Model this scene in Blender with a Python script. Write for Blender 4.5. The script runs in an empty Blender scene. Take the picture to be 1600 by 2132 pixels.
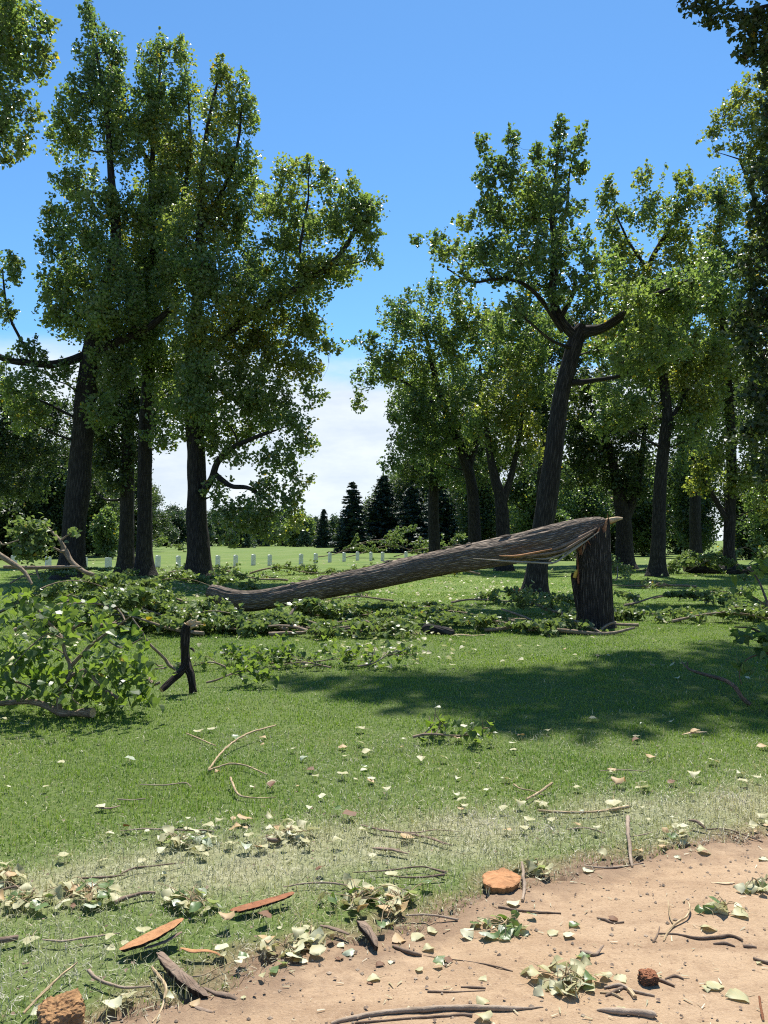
import bpy, bmesh, math, random
import numpy as np
from mathutils import Vector, Matrix, Euler

# ------------------------------------------------------------------ camera, sky, sun, exposure
SC = bpy.context.scene
COL = SC.collection
F, HC, CX, CY = 1717.0, 1.5, 800.0, 1066.0          # focal length in photo pixels, eye height, picture centre
PITCH = math.atan(59 / F)
SUN_EL, SUN_AZ = math.radians(62), math.radians(11)  # azimuth clockwise from +Y (straight ahead)

cam = bpy.data.cameras.new('camera')
cam_o = bpy.data.objects.new('camera', cam)
COL.objects.link(cam_o)
cam_o.location = (0, 0, HC)
cam_o.rotation_euler = (math.pi / 2 + PITCH, 0, 0)
cam.sensor_fit = 'VERTICAL'
cam.sensor_height = 36.0
cam.lens = F / 2132 * 36.0
cam.clip_end = 6000
SC.camera = cam_o

SC.view_settings.view_transform = 'Standard'
SC.view_settings.look = 'None'
SC.view_settings.gamma = 1
SC.view_settings.exposure = 0.85
SC.cycles.max_bounces = 6
SC.cycles.filter_width = 1.15
SC.cycles.use_denoising = False
SC.cycles.caustics_reflective = False
SC.cycles.caustics_refractive = False
SC.cycles.transparent_max_bounces = 8

W = bpy.data.worlds.new('World')
SC.world = W
W.use_nodes = True
wt = W.node_tree
wt.nodes.clear()
def wn(t, **kw):
    n = wt.nodes.new(t)
    for k, v in kw.items():
        setattr(n, k, v)
    return n
sky = wn('ShaderNodeTexSky')
sky.sky_type = 'NISHITA'
sky.sun_disc = False
sky.sun_elevation = SUN_EL
sky.sun_rotation = SUN_AZ
sky.altitude = 1200
sky.air_density = 1.0
sky.dust_density = 0.25
sky.ozone_density = 2.0
hs = wn('ShaderNodeHueSaturation')
hs.inputs['Saturation'].default_value = 1.05
hs.inputs['Value'].default_value = 1.0
tint = wn('ShaderNodeMix', data_type='RGBA', blend_type='MULTIPLY')
tint.inputs['Factor'].default_value = 1
tint.inputs['B'].default_value = (.76, 1.03, 1.16, 1)
wt.links.new(sky.outputs[0], tint.inputs['A'])
wt.links.new(tint.outputs['Result'], hs.inputs['Color'])
# white cloud bank low over the horizon: it is part of the sky and gives off light
tc = wn('ShaderNodeTexCoord')
sep = wn('ShaderNodeSeparateXYZ')
wt.links.new(tc.outputs['Generated'], sep.inputs[0])
mp = wn('ShaderNodeMapping')
mp.inputs['Scale'].default_value = (1.6, 1.6, 5.0)
wt.links.new(tc.outputs['Generated'], mp.inputs[0])
nz = wn('ShaderNodeTexNoise')
nz.inputs['Scale'].default_value = 2.2
nz.inputs['Detail'].default_value = 6
nz.inputs['Roughness'].default_value = 0.55
wt.links.new(mp.outputs[0], nz.inputs['Vector'])
ma = wn('ShaderNodeMath', operation='MULTIPLY_ADD')   # z + noise
ma.inputs[1].default_value = -0.16
wt.links.new(nz.outputs['Fac'], ma.inputs[0])
wt.links.new(sep.outputs['Z'], ma.inputs[2])
mr = wn('ShaderNodeMapRange', interpolation_type='SMOOTHSTEP')
mr.inputs['From Min'].default_value = 0.15
mr.inputs['From Max'].default_value = 0.085
mr.inputs['To Min'].default_value = 0.0
mr.inputs['To Max'].default_value = 0.95
wt.links.new(ma.outputs[0], mr.inputs['Value'])
mx = wn('ShaderNodeMix', data_type='RGBA')
nz3 = wn('ShaderNodeTexNoise')
nz3.inputs['Scale'].default_value = 5.5
nz3.inputs['Detail'].default_value = 7
nz3.inputs['Roughness'].default_value = 0.6
wt.links.new(mp.outputs[0], nz3.inputs['Vector'])
cr = wn('ShaderNodeValToRGB')
cr.color_ramp.elements[0].position = .36
cr.color_ramp.elements[0].color = (4.7, 5.2, 5.8, 1)
cr.color_ramp.elements[1].position = .66
cr.color_ramp.elements[1].color = (5.9, 6.25, 6.5, 1)
wt.links.new(nz3.outputs['Fac'], cr.inputs['Fac'])
wt.links.new(cr.outputs[0], mx.inputs['B'])
wt.links.new(mr.outputs[0], mx.inputs['Factor'])
wt.links.new(hs.outputs[0], mx.inputs['A'])
bg = wn('ShaderNodeBackground')
bg.inputs['Strength'].default_value = 0.092
wt.links.new(mx.outputs['Result'], bg.inputs['Color'])
wo = wn('ShaderNodeOutputWorld')
wt.links.new(bg.outputs[0], wo.inputs[0])

SUNV = Vector((math.sin(SUN_AZ) * math.cos(SUN_EL), math.cos(SUN_AZ) * math.cos(SUN_EL), math.sin(SUN_EL)))
sl = bpy.data.lights.new('sun', 'SUN')
sl.energy = 5.0
sl.angle = math.radians(0.5)
sl.color = (1.0, 0.955, 0.88)
sun = bpy.data.objects.new('sun', sl)
COL.objects.link(sun)
sun.rotation_euler = SUNV.to_track_quat('Z', 'Y').to_euler()
sun.location = (0, 0, 60)

# ------------------------------------------------------------------ helpers
rng = np.random.default_rng(11)
cp, sp = math.cos(PITCH), math.sin(PITCH)

def ray(px, py):
    u, v = (px - CX) / F, (CY - py) / F
    return np.array([u, cp - v * sp, sp + v * cp])

def G(px, py, z=0.0):
    d = ray(px, py)
    t = (z - HC) / d[2]
    return np.array([d[0] * t, d[1] * t, z])

def P(px, py, Y):
    d = ray(px, py)
    t = Y / d[1]
    return np.array([d[0] * t, Y, HC + d[2] * t])

def vnoise(p, seed=0):
    p = np.asarray(p, float)
    i = np.floor(p).astype(np.int64)
    f = p - i
    f = f * f * (3 - 2 * f)
    out = np.zeros(len(p))
    for c in range(8):
        o = np.array([c & 1, (c >> 1) & 1, (c >> 2) & 1])
        q = i + o
        h = (q[:, 0] * 374761393 + q[:, 1] * 668265263 + q[:, 2] * 1274126177 + seed * 974711) & 0xffffffff
        h = ((h ^ (h >> 13)) * 1103515245) & 0xffffffff
        h = ((h ^ (h >> 16)) * 2246822519) & 0xffffffff
        h = h ^ (h >> 15)
        w = np.prod(np.where(o, f, 1 - f), axis=1)
        out += w * (h / 2147483648.0 - 1)
    return out

def fbm(p, seed=0, octv=3):
    p = np.asarray(p, float)
    a, s, t = 0, 1.0, 0
    for k in range(octv):
        a = a + s * vnoise(p * 2 ** k + 17.3 * k, seed + k)
        t += s
        s *= .5
    return a / t

class MB:
    """collects vertices and faces (numpy) and links them as one mesh object"""
    def __init__(self):
        self.v, self.f, self.a, self.n = [], [], [], 0
    def add(self, v, faces, mi=0, tcoord=None, smooth=True):
        v = np.asarray(v, np.float32)
        if not isinstance(faces, list):
            faces = [faces]
        for fa in faces:
            if len(fa):
                self.f.append((np.asarray(fa, np.int64) + self.n, mi, smooth))
        self.v.append(v)
        self.a.append(np.zeros_like(v) if tcoord is None else np.asarray(tcoord, np.float32))
        self.n += len(v)
        return self
    def build(self, name, mats, parent=None, origin=None, tcoord=False, attrs=None):
        me = bpy.data.meshes.new(name)
        v = np.concatenate(self.v) if self.v else np.zeros((0, 3), np.float32)
        if origin is None:
            origin = np.array(parent['origin']) if parent is not None else np.zeros(3)
        v = v - np.asarray(origin, np.float32)
        li, lt, mi, sm = [], [], [], []
        for fa, m, s in self.f:
            li.append(fa.ravel())
            lt.append(np.full(len(fa), fa.shape[1], np.int32))
            mi.append(np.full(len(fa), m, np.int32))
            sm.append(np.full(len(fa), s, bool))
        li, lt, mi, sm = map(np.concatenate, (li, lt, mi, sm))
        me.vertices.add(len(v))
        me.vertices.foreach_set('co', v.ravel().astype(np.float32))
        me.loops.add(len(li))
        me.loops.foreach_set('vertex_index', li.astype(np.int32))
        me.polygons.add(len(lt))
        st = np.concatenate(([0], np.cumsum(lt)[:-1])).astype(np.int32)
        me.polygons.foreach_set('loop_start', st)
        me.polygons.foreach_set('loop_total', lt)
        me.polygons.foreach_set('material_index', mi)
        me.polygons.foreach_set('use_smooth', sm)
        if tcoord:
            at = me.attributes.new('tc', 'FLOAT_VECTOR', 'POINT')
            at.data.foreach_set('vector', np.concatenate(self.a).ravel().astype(np.float32))
        for k, arr in (attrs or {}).items():
            at = me.attributes.new(k, 'FLOAT', 'POINT')
            at.data.foreach_set('value', np.asarray(arr, np.float32))
        me.update(calc_edges=True)
        me.validate()
        for m in (mats if isinstance(mats, (list, tuple)) else [mats]):
            me.materials.append(m)
        o = bpy.data.objects.new(name, me)
        COL.objects.link(o)
        if parent is not None:
            o.parent = parent
        else:
            o.location = origin
        return o

def tag(o, label=None, cat=None, group=None, kind=None):
    for k, x in (('label', label), ('category', cat), ('group', group), ('kind', kind)):
        if x:
            o[k] = x
    return o

def thing(name, label, cat, loc, group=None):
    o = bpy.data.objects.new(name, None)
    COL.objects.link(o)
    o.empty_display_size = 0.2
    o.location = loc
    o['origin'] = [float(c) for c in loc]
    return tag(o, label, cat, group)

def spline(pts, step):
    """Catmull-Rom through rows (x,y,z,r...)"""
    pts = np.asarray(pts, float)
    if len(pts) == 2:
        n = max(2, int(np.linalg.norm(pts[1, :3] - pts[0, :3]) / step) + 1)
        t = np.linspace(0, 1, n)[:, None]
        return pts[0] * (1 - t) + pts[1] * t
    out = []
    q = np.vstack([2 * pts[0] - pts[1], pts, 2 * pts[-1] - pts[-2]])
    for i in range(1, len(q) - 2):
        L = np.linalg.norm(q[i + 1, :3] - q[i, :3])
        n = max(2, int(L / step) + 1)
        t = np.linspace(0, 1, n, endpoint=False)[:, None]
        a, b, c, d = q[i - 1], q[i], q[i + 1], q[i + 2]
        out.append(.5 * ((2 * b) + (c - a) * t + (2 * a - 5 * b + 4 * c - d) * t ** 2 + (3 * b - a - 3 * c + d) * t ** 3))
    out.append(q[-2][None])
    return np.vstack(out)

def frames(c, up=None):
    t = np.gradient(c, axis=0)
    t /= np.linalg.norm(t, axis=1)[:, None] + 1e-12
    if up is None:
        m = np.abs(t).mean(axis=0)
        up = np.eye(3)[int(np.argmin(m))]
    s = np.cross(t, up)
    s /= np.linalg.norm(s, axis=1)[:, None] + 1e-9
    n = np.cross(s, t)
    return t, s, n

def tube(mb, pts, r, sides=8, flat=1.0, up=None, rough=0.0, rf=8.0, lf=3.0, mi=0, seed=0, cap_mi=None, post=None, smooth=True):
    """swept tube along pts (N x 3) with radii r; rough = bark relief as a share of the radius"""
    c = np.asarray(pts, float)
    r = np.broadcast_to(np.asarray(r, float), (len(c),))
    t, s, n = frames(c, up)
    th = np.linspace(0, 2 * math.pi, sides, endpoint=False)
    L = np.concatenate(([0], np.cumsum(np.linalg.norm(np.diff(c, axis=0), axis=1))))
    rr = np.repeat(r[:, None], sides, 1)
    if rough:
        q = np.stack([np.cos(th)[None] * np.ones((len(c), 1)) * rf * .5, np.sin(th)[None] * np.ones((len(c), 1)) * rf * .5,
                      np.repeat(L[:, None], sides, 1) * lf], -1).reshape(-1, 3)
        k = fbm(q, seed, 3).reshape(len(c), sides)
        k2 = vnoise(q * np.array([.25, .25, .5]), seed + 9).reshape(len(c), sides)
        rr = rr * (1 + rough * (1.2 * k - .35 * np.abs(k)) + rough * .8 * k2)
    v = c[:, None] + (rr * np.cos(th))[..., None] * s[:, None] + (rr * np.sin(th) * flat)[..., None] * n[:, None]
    if post is not None:
        v = post(v, th, L)
    tcv = np.stack([np.cos(th)[None] * r[:, None], np.sin(th)[None] * r[:, None], np.repeat(L[:, None], sides, 1)], -1)
    V = v.reshape(-1, 3)
    i = np.arange(len(c) - 1)[:, None] * sides + np.arange(sides)[None]
    j = np.arange(len(c) - 1)[:, None] * sides + (np.arange(sides)[None] + 1) % sides
    q4 = np.stack([i, j, j + sides, i + sides], -1).reshape(-1, 4)
    mb.add(V, q4, mi, tcv.reshape(-1, 3), smooth)
    if cap_mi is not None or sides > 3:
        for e, ring in ((0, np.arange(sides)[::-1]), (1, np.arange(sides) + (len(c) - 1) * sides)):
            rv = V[ring]
            cv = rv.mean(axis=0)
            if cap_mi is not None:
                cv = cv + (t[0] * .15 * r[0] if e == 0 else -t[-1] * .15 * r[-1])
            vv = np.vstack([rv, cv])
            k = np.arange(sides)
            mb.add(vv, np.stack([k, (k + 1) % sides, np.full(sides, sides)], 1), mi if cap_mi is None else cap_mi,
                   np.vstack([tcv.reshape(-1, 3)[ring], tcv.reshape(-1, 3)[ring].mean(axis=0)]), False)
    return mb

# leaf outlines: (x across, y along, z lift)
LQ = (np.array([[0, 0, 0], [.46, .42, .10], [0, 1, -.06], [-.46, .42, .10]]), [np.array([[0, 1, 2, 3]])])
LD = (np.array([[0, .02, 0], [.30, -.08, .05], [.52, .16, .12], [.33, .58, .08], [0, 1.06, -.08],
                [-.33, .58, .08], [-.52, .16, .12], [-.30, -.08, .05], [0, .5, 0]], float),
      [np.array([[0, 1, 2, 8], [8, 2, 3, 4], [8, 4, 5, 6], [0, 8, 6, 7]])])
LN = (np.array([[-.06, 0, 0], [.06, 0, 0], [.03, 1, 0], [-.03, 1, 0]]), [np.array([[0, 1, 2, 3]])])

def unit(v):
    return v / (np.linalg.norm(v, axis=-1, keepdims=True) + 1e-12)

def add_leaves(mb, c, size, shape=LQ, up_bias=.35, droop=.25, mi=0, r=None, dirs=None):
    r = r or rng
    n = len(c)
    if n == 0:
        return
    nor = r.normal(size=(n, 3))
    nor = unit(nor)
    nor[:, 2] = np.abs(nor[:, 2]) * np.where(r.random(n) < .8, 1, -1)
    nor = unit(nor + np.array([0, 0, up_bias]))
    d = r.normal(size=(n, 3)) + np.array([0, 0, -droop * 2])
    if dirs is not None:
        d = dirs
    d = unit(d - nor * np.sum(d * nor, 1, keepdims=True))
    x = np.cross(d, nor)
    size = np.broadcast_to(size, (n,)) * r.uniform(.75, 1.25, n)
    base, faces = shape
    wob = r.uniform(.6, 1.9, n)
    v = (c[:, None] + size[:, None, None] * (base[None, :, 0:1] * x[:, None] + (base[None, :, 1:2] - .4) * d[:, None]
         + base[None, :, 2:3] * wob[:, None, None] * nor[:, None]))
    k = len(base)
    off = (np.arange(n) * k)[:, None, None]
    mb.add(v.reshape(-1, 3), [(off + f[None]).reshape(-1, f.shape[1]) for f in faces], mi, None, False)
# ------------------------------------------------------------------ materials
class NT:
    def __init__(self, name):
        self.m = bpy.data.materials.new(name)
        self.m.use_nodes = True
        self.t = self.m.node_tree
        self.t.nodes.clear()
        self.out = self.t.nodes.new('ShaderNodeOutputMaterial')
    def n(self, typ, inp=None, **kw):
        nd = self.t.nodes.new('ShaderNode' + typ)
        for k, v in kw.items():
            setattr(nd, k, v)
        for k, v in (inp or {}).items():
            s = nd.inputs[k]
            if isinstance(v, bpy.types.NodeSocket):
                self.t.links.new(v, s)
            else:
                s.default_value = v
        return nd
    def ramp(self, fac, stops):
        nd = self.n('ValToRGB', {'Fac': fac})
        el = nd.color_ramp.elements
        while len(el) < len(stops):
            el.new(.5)
        for e, (p, c) in zip(el, stops):
            e.position = p
            e.color = (*c, 1)
        return nd.outputs[0]
    def mix(self, f, a, b, blend='MIX'):
        nd = self.n('Mix', {'Factor': f}, data_type='RGBA', blend_type=blend)
        for k, v in (('A', a), ('B', b)):
            if isinstance(v, bpy.types.NodeSocket):
                self.t.links.new(v, nd.inputs[k])
            else:
                nd.inputs[k].default_value = (*v, 1)
        return nd.outputs['Result']
    def math(self, op, a, b=0.0):
        nd = self.n('Math', {0: a, 1: b}, operation=op)
        return nd.outputs[0]
    def rng(self, v, a, b, c=0., d=1.):
        return self.n('MapRange', {'Value': v, 'From Min': a, 'From Max': b, 'To Min': c, 'To Max': d}).outputs[0]
    def noise(self, vec, scale, detail=4, rough=.55):
        return self.n('TexNoise', {'Vector': vec, 'Scale': scale, 'Detail': detail, 'Roughness': rough}).outputs['Fac']
    def done(self, sh):
        self.t.links.new(sh, self.out.inputs['Surface'])
        return self.m

def leaf_mat(name, c1, c2, c3, trans=.42, rough=.42, tint=(1.25, 1.35, .55), patch=.35, yellow=.03, back=None, spec=.45):
    b = NT(name)
    geo = b.n('NewGeometry')
    tc = b.n('TexCoord').outputs['Object']
    isl = geo.outputs['Random Per Island']
    base = b.ramp(isl, [(0, c1), (.6, tuple((x + y) / 2 for x, y in zip(c1, c2))), (1, c2)])
    nzz = b.noise(tc, patch, 2)
    base = b.mix(b.rng(nzz, .45, .72), base, c3)
    yl = b.math('GREATER_THAN', isl, 1 - yellow)
    base = b.mix(yl, base, (.42, .30, .03))
    if back is not None:
        base = b.mix(geo.outputs['Backfacing'], base, back)
    p = b.n('BsdfPrincipled', {'Base Color': base, 'Roughness': rough, 'Specular IOR Level': spec})
    tcol = b.mix(1.0, base, tint, 'MULTIPLY')
    t = b.n('BsdfTranslucent', {'Color': tcol})
    return b.done(b.n('MixShader', {0: trans, 1: p.outputs[0], 2: t.outputs[0]}).outputs[0])

def bark_mat(name, dark, light, scale=1.0, bump=.6, lo=.45):
    b = NT(name)
    at = b.n('Attribute', attribute_name='tc').outputs['Vector']
    m = b.n('Mapping', {'Vector': at, 'Scale': (11 * scale, 11 * scale, 1.1 * scale)}).outputs[0]
    n1 = b.noise(m, 2.2, 6, .6)
    v1 = b.n('TexVoronoi', {'Vector': m, 'Scale': 1.9, 'Randomness': 1.0}, feature='DISTANCE_TO_EDGE').outputs['Distance']
    ridge = b.rng(v1, 0.0, .3)
    h = b.math('ADD', b.math('MULTIPLY', ridge, .65), b.math('MULTIPLY', n1, .5))
    col = b.ramp(h, [(.1, tuple(c * lo for c in dark)), (.5, dark), (.95, light)])
    bg_ = b.noise(at, 1.1, 3)
    col = b.mix(b.rng(bg_, .35, .7, 0, .5), col, tuple(c * .7 for c in dark))
    bp = b.n('Bump', {'Strength': bump, 'Distance': .03, 'Height': h})
    p = b.n('BsdfPrincipled', {'Base Color': col, 'Roughness': .92, 'Specular IOR Level': .15, 'Normal': bp.outputs[0]})
    return b.done(p.outputs[0])

def wood_mat(name, c1, c2, scale=1.0, rough=.8):
    b = NT(name)
    tc = b.n('TexCoord').outputs['Object']
    m = b.n('Mapping', {'Vector': tc, 'Scale': (30 * scale, 30 * scale, 60 * scale)}).outputs[0]
    n1 = b.noise(m, 1.0, 6, .7)
    n2 = b.noise(tc, 9 * scale, 3)
    col = b.mix(b.rng(n1, .3, .7), c1, c2)
    col = b.mix(b.rng(n2, .5, .75, 0, .6), col, tuple(c * .45 for c in c1))
    bp = b.n('Bump', {'Strength': .7, 'Distance': .01, 'Height': n1})
    return b.done(b.n('BsdfPrincipled', {'Base Color': col, 'Roughness': rough, 'Specular IOR Level': .2, 'Normal': bp.outputs[0]}).outputs[0])

M = {}
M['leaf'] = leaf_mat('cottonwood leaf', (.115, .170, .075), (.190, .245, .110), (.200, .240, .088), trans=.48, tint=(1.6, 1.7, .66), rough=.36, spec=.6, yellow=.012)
M['leaf_dark'] = leaf_mat('shade toned cottonwood leaf', (.085, .135, .066), (.145, .200, .098), (.140, .190, .076), trans=.44, tint=(1.55, 1.7, .66), rough=.36, spec=.6, yellow=.006)  # darker copy of the leaf, crown shade put into its colour
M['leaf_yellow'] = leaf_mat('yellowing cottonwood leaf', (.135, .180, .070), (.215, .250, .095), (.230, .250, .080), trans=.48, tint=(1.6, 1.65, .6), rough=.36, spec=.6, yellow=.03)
M['leaf_shade'] = leaf_mat('deep shade toned leaf', (.040, .066, .032), (.075, .110, .048), (.085, .115, .040), trans=.36, tint=(1.4, 1.5, .6), yellow=.004)  # darkest leaf copy: deep shade and backlit dark put into the colour
M['leaf_fallen'] = leaf_mat('fallen branch leaf', (.115, .180, .058), (.205, .265, .092), (.185, .230, .075), trans=.46, yellow=.015,
                            patch=.9, back=(.13, .17, .09), rough=.38)
M['leaf_near'] = leaf_mat('near fallen branch leaf', (.045, .090, .026), (.135, .195, .048), (.085, .125, .032), trans=.5, tint=(1.65, 1.75, .5), yellow=.006,
                          patch=1.5, back=(.12, .17, .07), rough=.4)
M['leaf_far'] = leaf_mat('distant tree leaf', (.055, .092, .058), (.085, .125, .072), (.085, .125, .066), trans=.3, yellow=0, patch=.12)  # bluish distance haze put into the leaf colour
M['needle'] = leaf_mat('spruce needle', (.032, .058, .044), (.058, .090, .066), (.048, .078, .054), trans=.1, yellow=0, rough=.6)
M['litter'] = leaf_mat('pale dry leaf', (.34, .33, .17), (.50, .48, .28), (.45, .40, .21), trans=.25, yellow=0, patch=6,
                       tint=(1, 1, .7), back=(.56, .55, .36), rough=.55)
M['litter_tan'] = leaf_mat('tan dry leaf', (.38, .25, .12), (.50, .36, .19), (.42, .30, .14), trans=.2, yellow=0, patch=6, tint=(1, .9, .6), rough=.6)
M['litter_green'] = leaf_mat('green fallen leaf', (.10, .16, .05), (.17, .24, .09), (.12, .18, .06), trans=.3, yellow=0, patch=6,
                             back=(.40, .44, .32), rough=.4)
M['litter_brown'] = leaf_mat('brown dead leaf', (.10, .05, .025), (.20, .09, .04), (.14, .07, .03), trans=.1, yellow=0, patch=6, rough=.7)
M['bark'] = bark_mat('furrowed bark', (.030, .028, .026), (.072, .066, .060))
M['bark_log'] = bark_mat('log bark', (.150, .120, .095), (.38, .31, .24), 1.9, .9)
M['bark_stump'] = bark_mat('stump bark', (.042, .036, .031), (.115, .096, .080), 1.7, 1.0)
M['twig'] = bark_mat('twig bark', (.23, .175, .12), (.42, .34, .25), 4, .4, .75)
M['twig_dark'] = bark_mat('dark twig bark', (.125, .088, .060), (.23, .17, .12), 4, .4, .75)
M['limb_dark'] = bark_mat('dark broken limb bark', (.035, .028, .024), (.095, .078, .064), 3, .8)
M['stem_pale'] = bark_mat('pale stem', (.42, .31, .18), (.58, .47, .30), 6, .3)
M['wood_orange'] = wood_mat('fresh orange wood', (.32, .145, .060), (.47, .25, .115), 1)
M['wood_red'] = wood_mat('red brown bark inside', (.20, .075, .036), (.32, .14, .066), 1)
M['wood_pale'] = wood_mat('torn pale wood', (.46, .33, .19), (.62, .48, .30), 1)
M['wood_grey'] = wood_mat('grey splinter', (.26, .22, .17), (.40, .35, .28), 1)
M['wood_rot'] = wood_mat('rotten wood', (.22, .115, .052), (.42, .24, .105), 1.6)
M['stick'] = wood_mat('dark stick', (.120, .082, .056), (.25, .185, .135), .6, .9)
M['stick_light'] = wood_mat('weathered stick', (.23, .17, .118), (.40, .315, .235), .6, .9)
M['bark_chip'] = wood_mat('loose bark', (.15, .10, .068), (.30, .225, .165), .8, .9)

def grass_mat(name, c1, c2, c3, trans=.42):
    b = NT(name)
    geo = b.n('NewGeometry')
    base = b.ramp(geo.outputs['Random Per Island'], [(0, c1), (.7, c2), (1, c3)])
    nzz = b.noise(geo.outputs['Position'], .55, 3)
    base = b.mix(b.rng(nzz, .4, .65, 0, .55), base, tuple(x * y for x, y in zip(c2, (1.42, 1.14, .95))))
    nz2 = b.noise(geo.outputs['Position'], 1.3, 4, .65)
    base = b.mix(b.rng(nz2, .5, .68, 0, .4), base, tuple(x * y for x, y in zip(c3, (1.0, .88, 1.35))))
    p = b.n('BsdfPrincipled', {'Base Color': base, 'Roughness': .5, 'Specular IOR Level': .35})
    t = b.n('BsdfTranslucent', {'Color': b.mix(1.0, base, (1.2, 1.25, .6), 'MULTIPLY')})
    return b.done(b.n('MixShader', {0: trans, 1: p.outputs[0], 2: t.outputs[0]}).outputs[0])
M['grass'] = grass_mat('mown grass', (.090, .176, .028), (.158, .268, .048), (.255, .330, .110))
M['straw'] = grass_mat('dry grass', (.22, .23, .13), (.38, .385, .25), (.56, .55, .40), .25)

def lawn_mat():
    b = NT('lawn')
    pos = b.n('NewGeometry').outputs['Position']
    d = b.n('Attribute', attribute_name='dirt').outputs['Fac']
    y = b.n('Attribute', attribute_name='dry').outputs['Fac']
    n1 = b.noise(pos, .35, 5)
    n2 = b.noise(pos, 2.6, 6, .7)
    n3 = b.noise(pos, 26, 4, .7)
    col = b.mix(b.rng(n1, .35, .65), (.082, .140, .028), (.132, .182, .040))
    col = b.mix(b.rng(n2, .45, .75, 0, .5), col, (.17, .19, .07))
    col = b.mix(b.rng(n3, .5, .8, 0, .5), col, (.065, .110, .025))
    dry = b.mix(b.rng(n3, .35, .7), (.20, .19, .11), (.36, .34, .22))
    col = b.mix(b.math('MULTIPLY', y, b.rng(n2, .2, .6, .5, 1)), col, dry)
    th = b.n('Attribute', attribute_name='thatch').outputs['Fac']
    thatch = b.mix(b.rng(n3, .35, .7), (.055, .085, .022), (.130, .165, .052))
    col = b.mix(b.math('MULTIPLY', th, b.math('SUBTRACT', 1.0, b.math('MULTIPLY', y, .8))), col, thatch)
    soil = b.mix(b.rng(n3, .3, .75), (.10, .065, .042), (.27, .19, .125))
    col = b.mix(b.rng(b.math('ADD', d, b.math('MULTIPLY', b.math('SUBTRACT', n2, .5), .9)), .2, .8), col, soil)
    bp = b.n('Bump', {'Strength': .5, 'Distance': .03, 'Height': n3})
    return b.done(b.n('BsdfPrincipled', {'Base Color': col, 'Roughness': .9, 'Specular IOR Level': .1, 'Normal': bp.outputs[0]}).outputs[0])
M['lawn'] = lawn_mat()

def sand_mat():
    b = NT('sandy track')
    pos = b.n('NewGeometry').outputs['Position']
    n1 = b.noise(pos, 1.3, 4)
    n2 = b.noise(pos, 14, 6, .7)
    n3 = b.noise(pos, 120, 5, .75)
    n4 = b.noise(pos, 45, 4, .7)
    st = b.n('Mapping', {'Vector': pos, 'Rotation': (0, 0, -.42), 'Scale': (.5, 3.2, 1)}).outputs[0]
    n5 = b.noise(st, 2.2, 5, .6)
    e = b.n('Attribute', attribute_name='edge').outputs['Fac']
    col = b.mix(b.rng(n1, .35, .65), (.365, .252, .152), (.420, .300, .190))
    col = b.mix(b.rng(n2, .48, .74, 0, .55), col, (.22, .138, .084))
    col = b.mix(b.rng(n5, .46, .7, 0, .75), col, (.255, .165, .100))
    col = b.mix(b.rng(n4, .56, .72, 0, .7), col, (.20, .125, .078))
    col = b.mix(b.rng(n3, .52, .8, 0, .6), col, (.54, .41, .30))
    col = b.mix(b.rng(n3, .46, .25, 0, .55), col, (.27, .175, .11))
    col = b.mix(b.rng(b.math('ADD', e, b.math('MULTIPLY', b.math('SUBTRACT', n2, .5), 1.0)), .3, .95, 0, .75), col, (.20, .135, .09))
    h = b.math('ADD', b.math('MULTIPLY', n2, .6), b.math('MULTIPLY', n3, .5))
    bp = b.n('Bump', {'Strength': .8, 'Distance': .016, 'Height': h})
    return b.done(b.n('BsdfPrincipled', {'Base Color': col, 'Roughness': .95, 'Specular IOR Level': .1, 'Normal': bp.outputs[0]}).outputs[0])
M['sand'] = sand_mat()

def stone_mat(name, c1, c2, sc, rough=.75):
    b = NT(name)
    tc = b.n('TexCoord').outputs['Object']
    isl = b.n('NewGeometry').outputs['Random Per Island']
    col = b.mix(b.noise(tc, sc, 4), c1, c2)
    col = b.mix(b.math('MULTIPLY', isl, .5), col, tuple(c * .4 for c in c1))
    return b.done(b.n('BsdfPrincipled', {'Base Color': col, 'Roughness': rough}).outputs[0])
def marble_mat():
    b = NT('white marble')
    tc = b.n('TexCoord').outputs['Object']
    col = b.mix(b.rng(b.noise(tc, 7, 5), .4, .7), (.78, .78, .76), (.60, .61, .60))
    z = b.n('SeparateXYZ', {0: tc}).outputs['Z']
    col = b.mix(b.rng(b.math('ADD', z, b.math('MULTIPLY', b.noise(tc, 11, 3), .12)), .16, .04, 0, .6), col, (.36, .34, .26))
    return b.done(b.n('BsdfPrincipled', {'Base Color': col, 'Roughness': .55}).outputs[0])
M['marble'] = marble_mat()
M['pebble'] = stone_mat('pebble', (.42, .32, .22), (.30, .22, .15), 20)
# ------------------------------------------------------------------ ground
EDGE_PX = [(1600, 1739), (1536, 1761), (1390, 1780), (1315, 1802), (1180, 1825), (1082, 1845), (1010, 1878), (955, 1912),
           (880, 1930), (800, 1958), (700, 1975), (600, 2000), (540, 2030), (480, 2055), (420, 2082), (330, 2108), (292, 2132)]
EDGE = np.array([[40, 19.5], [14, 9.2], [6, 5.75], [3, 4.6]] + [list(G(*p)[:2]) for p in EDGE_PX] + [[-1.05, 2.2], [-1.9, 1.7], [-4, .9], [-12, -1.5], [-40, -10]])
POLY = np.vstack([EDGE, [[-40, -40], [40, -40]]])

def seg_dist(x, y, line):
    d = np.full(len(x), 1e9)
    for (x0, y0), (x1, y1) in zip(line[:-1], line[1:]):
        ux, uy = x1 - x0, y1 - y0
        t = np.clip(((x - x0) * ux + (y - y0) * uy) / (ux * ux + uy * uy), 0, 1)
        d = np.minimum(d, np.hypot(x - x0 - t * ux, y - y0 - t * uy))
    return d

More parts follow.
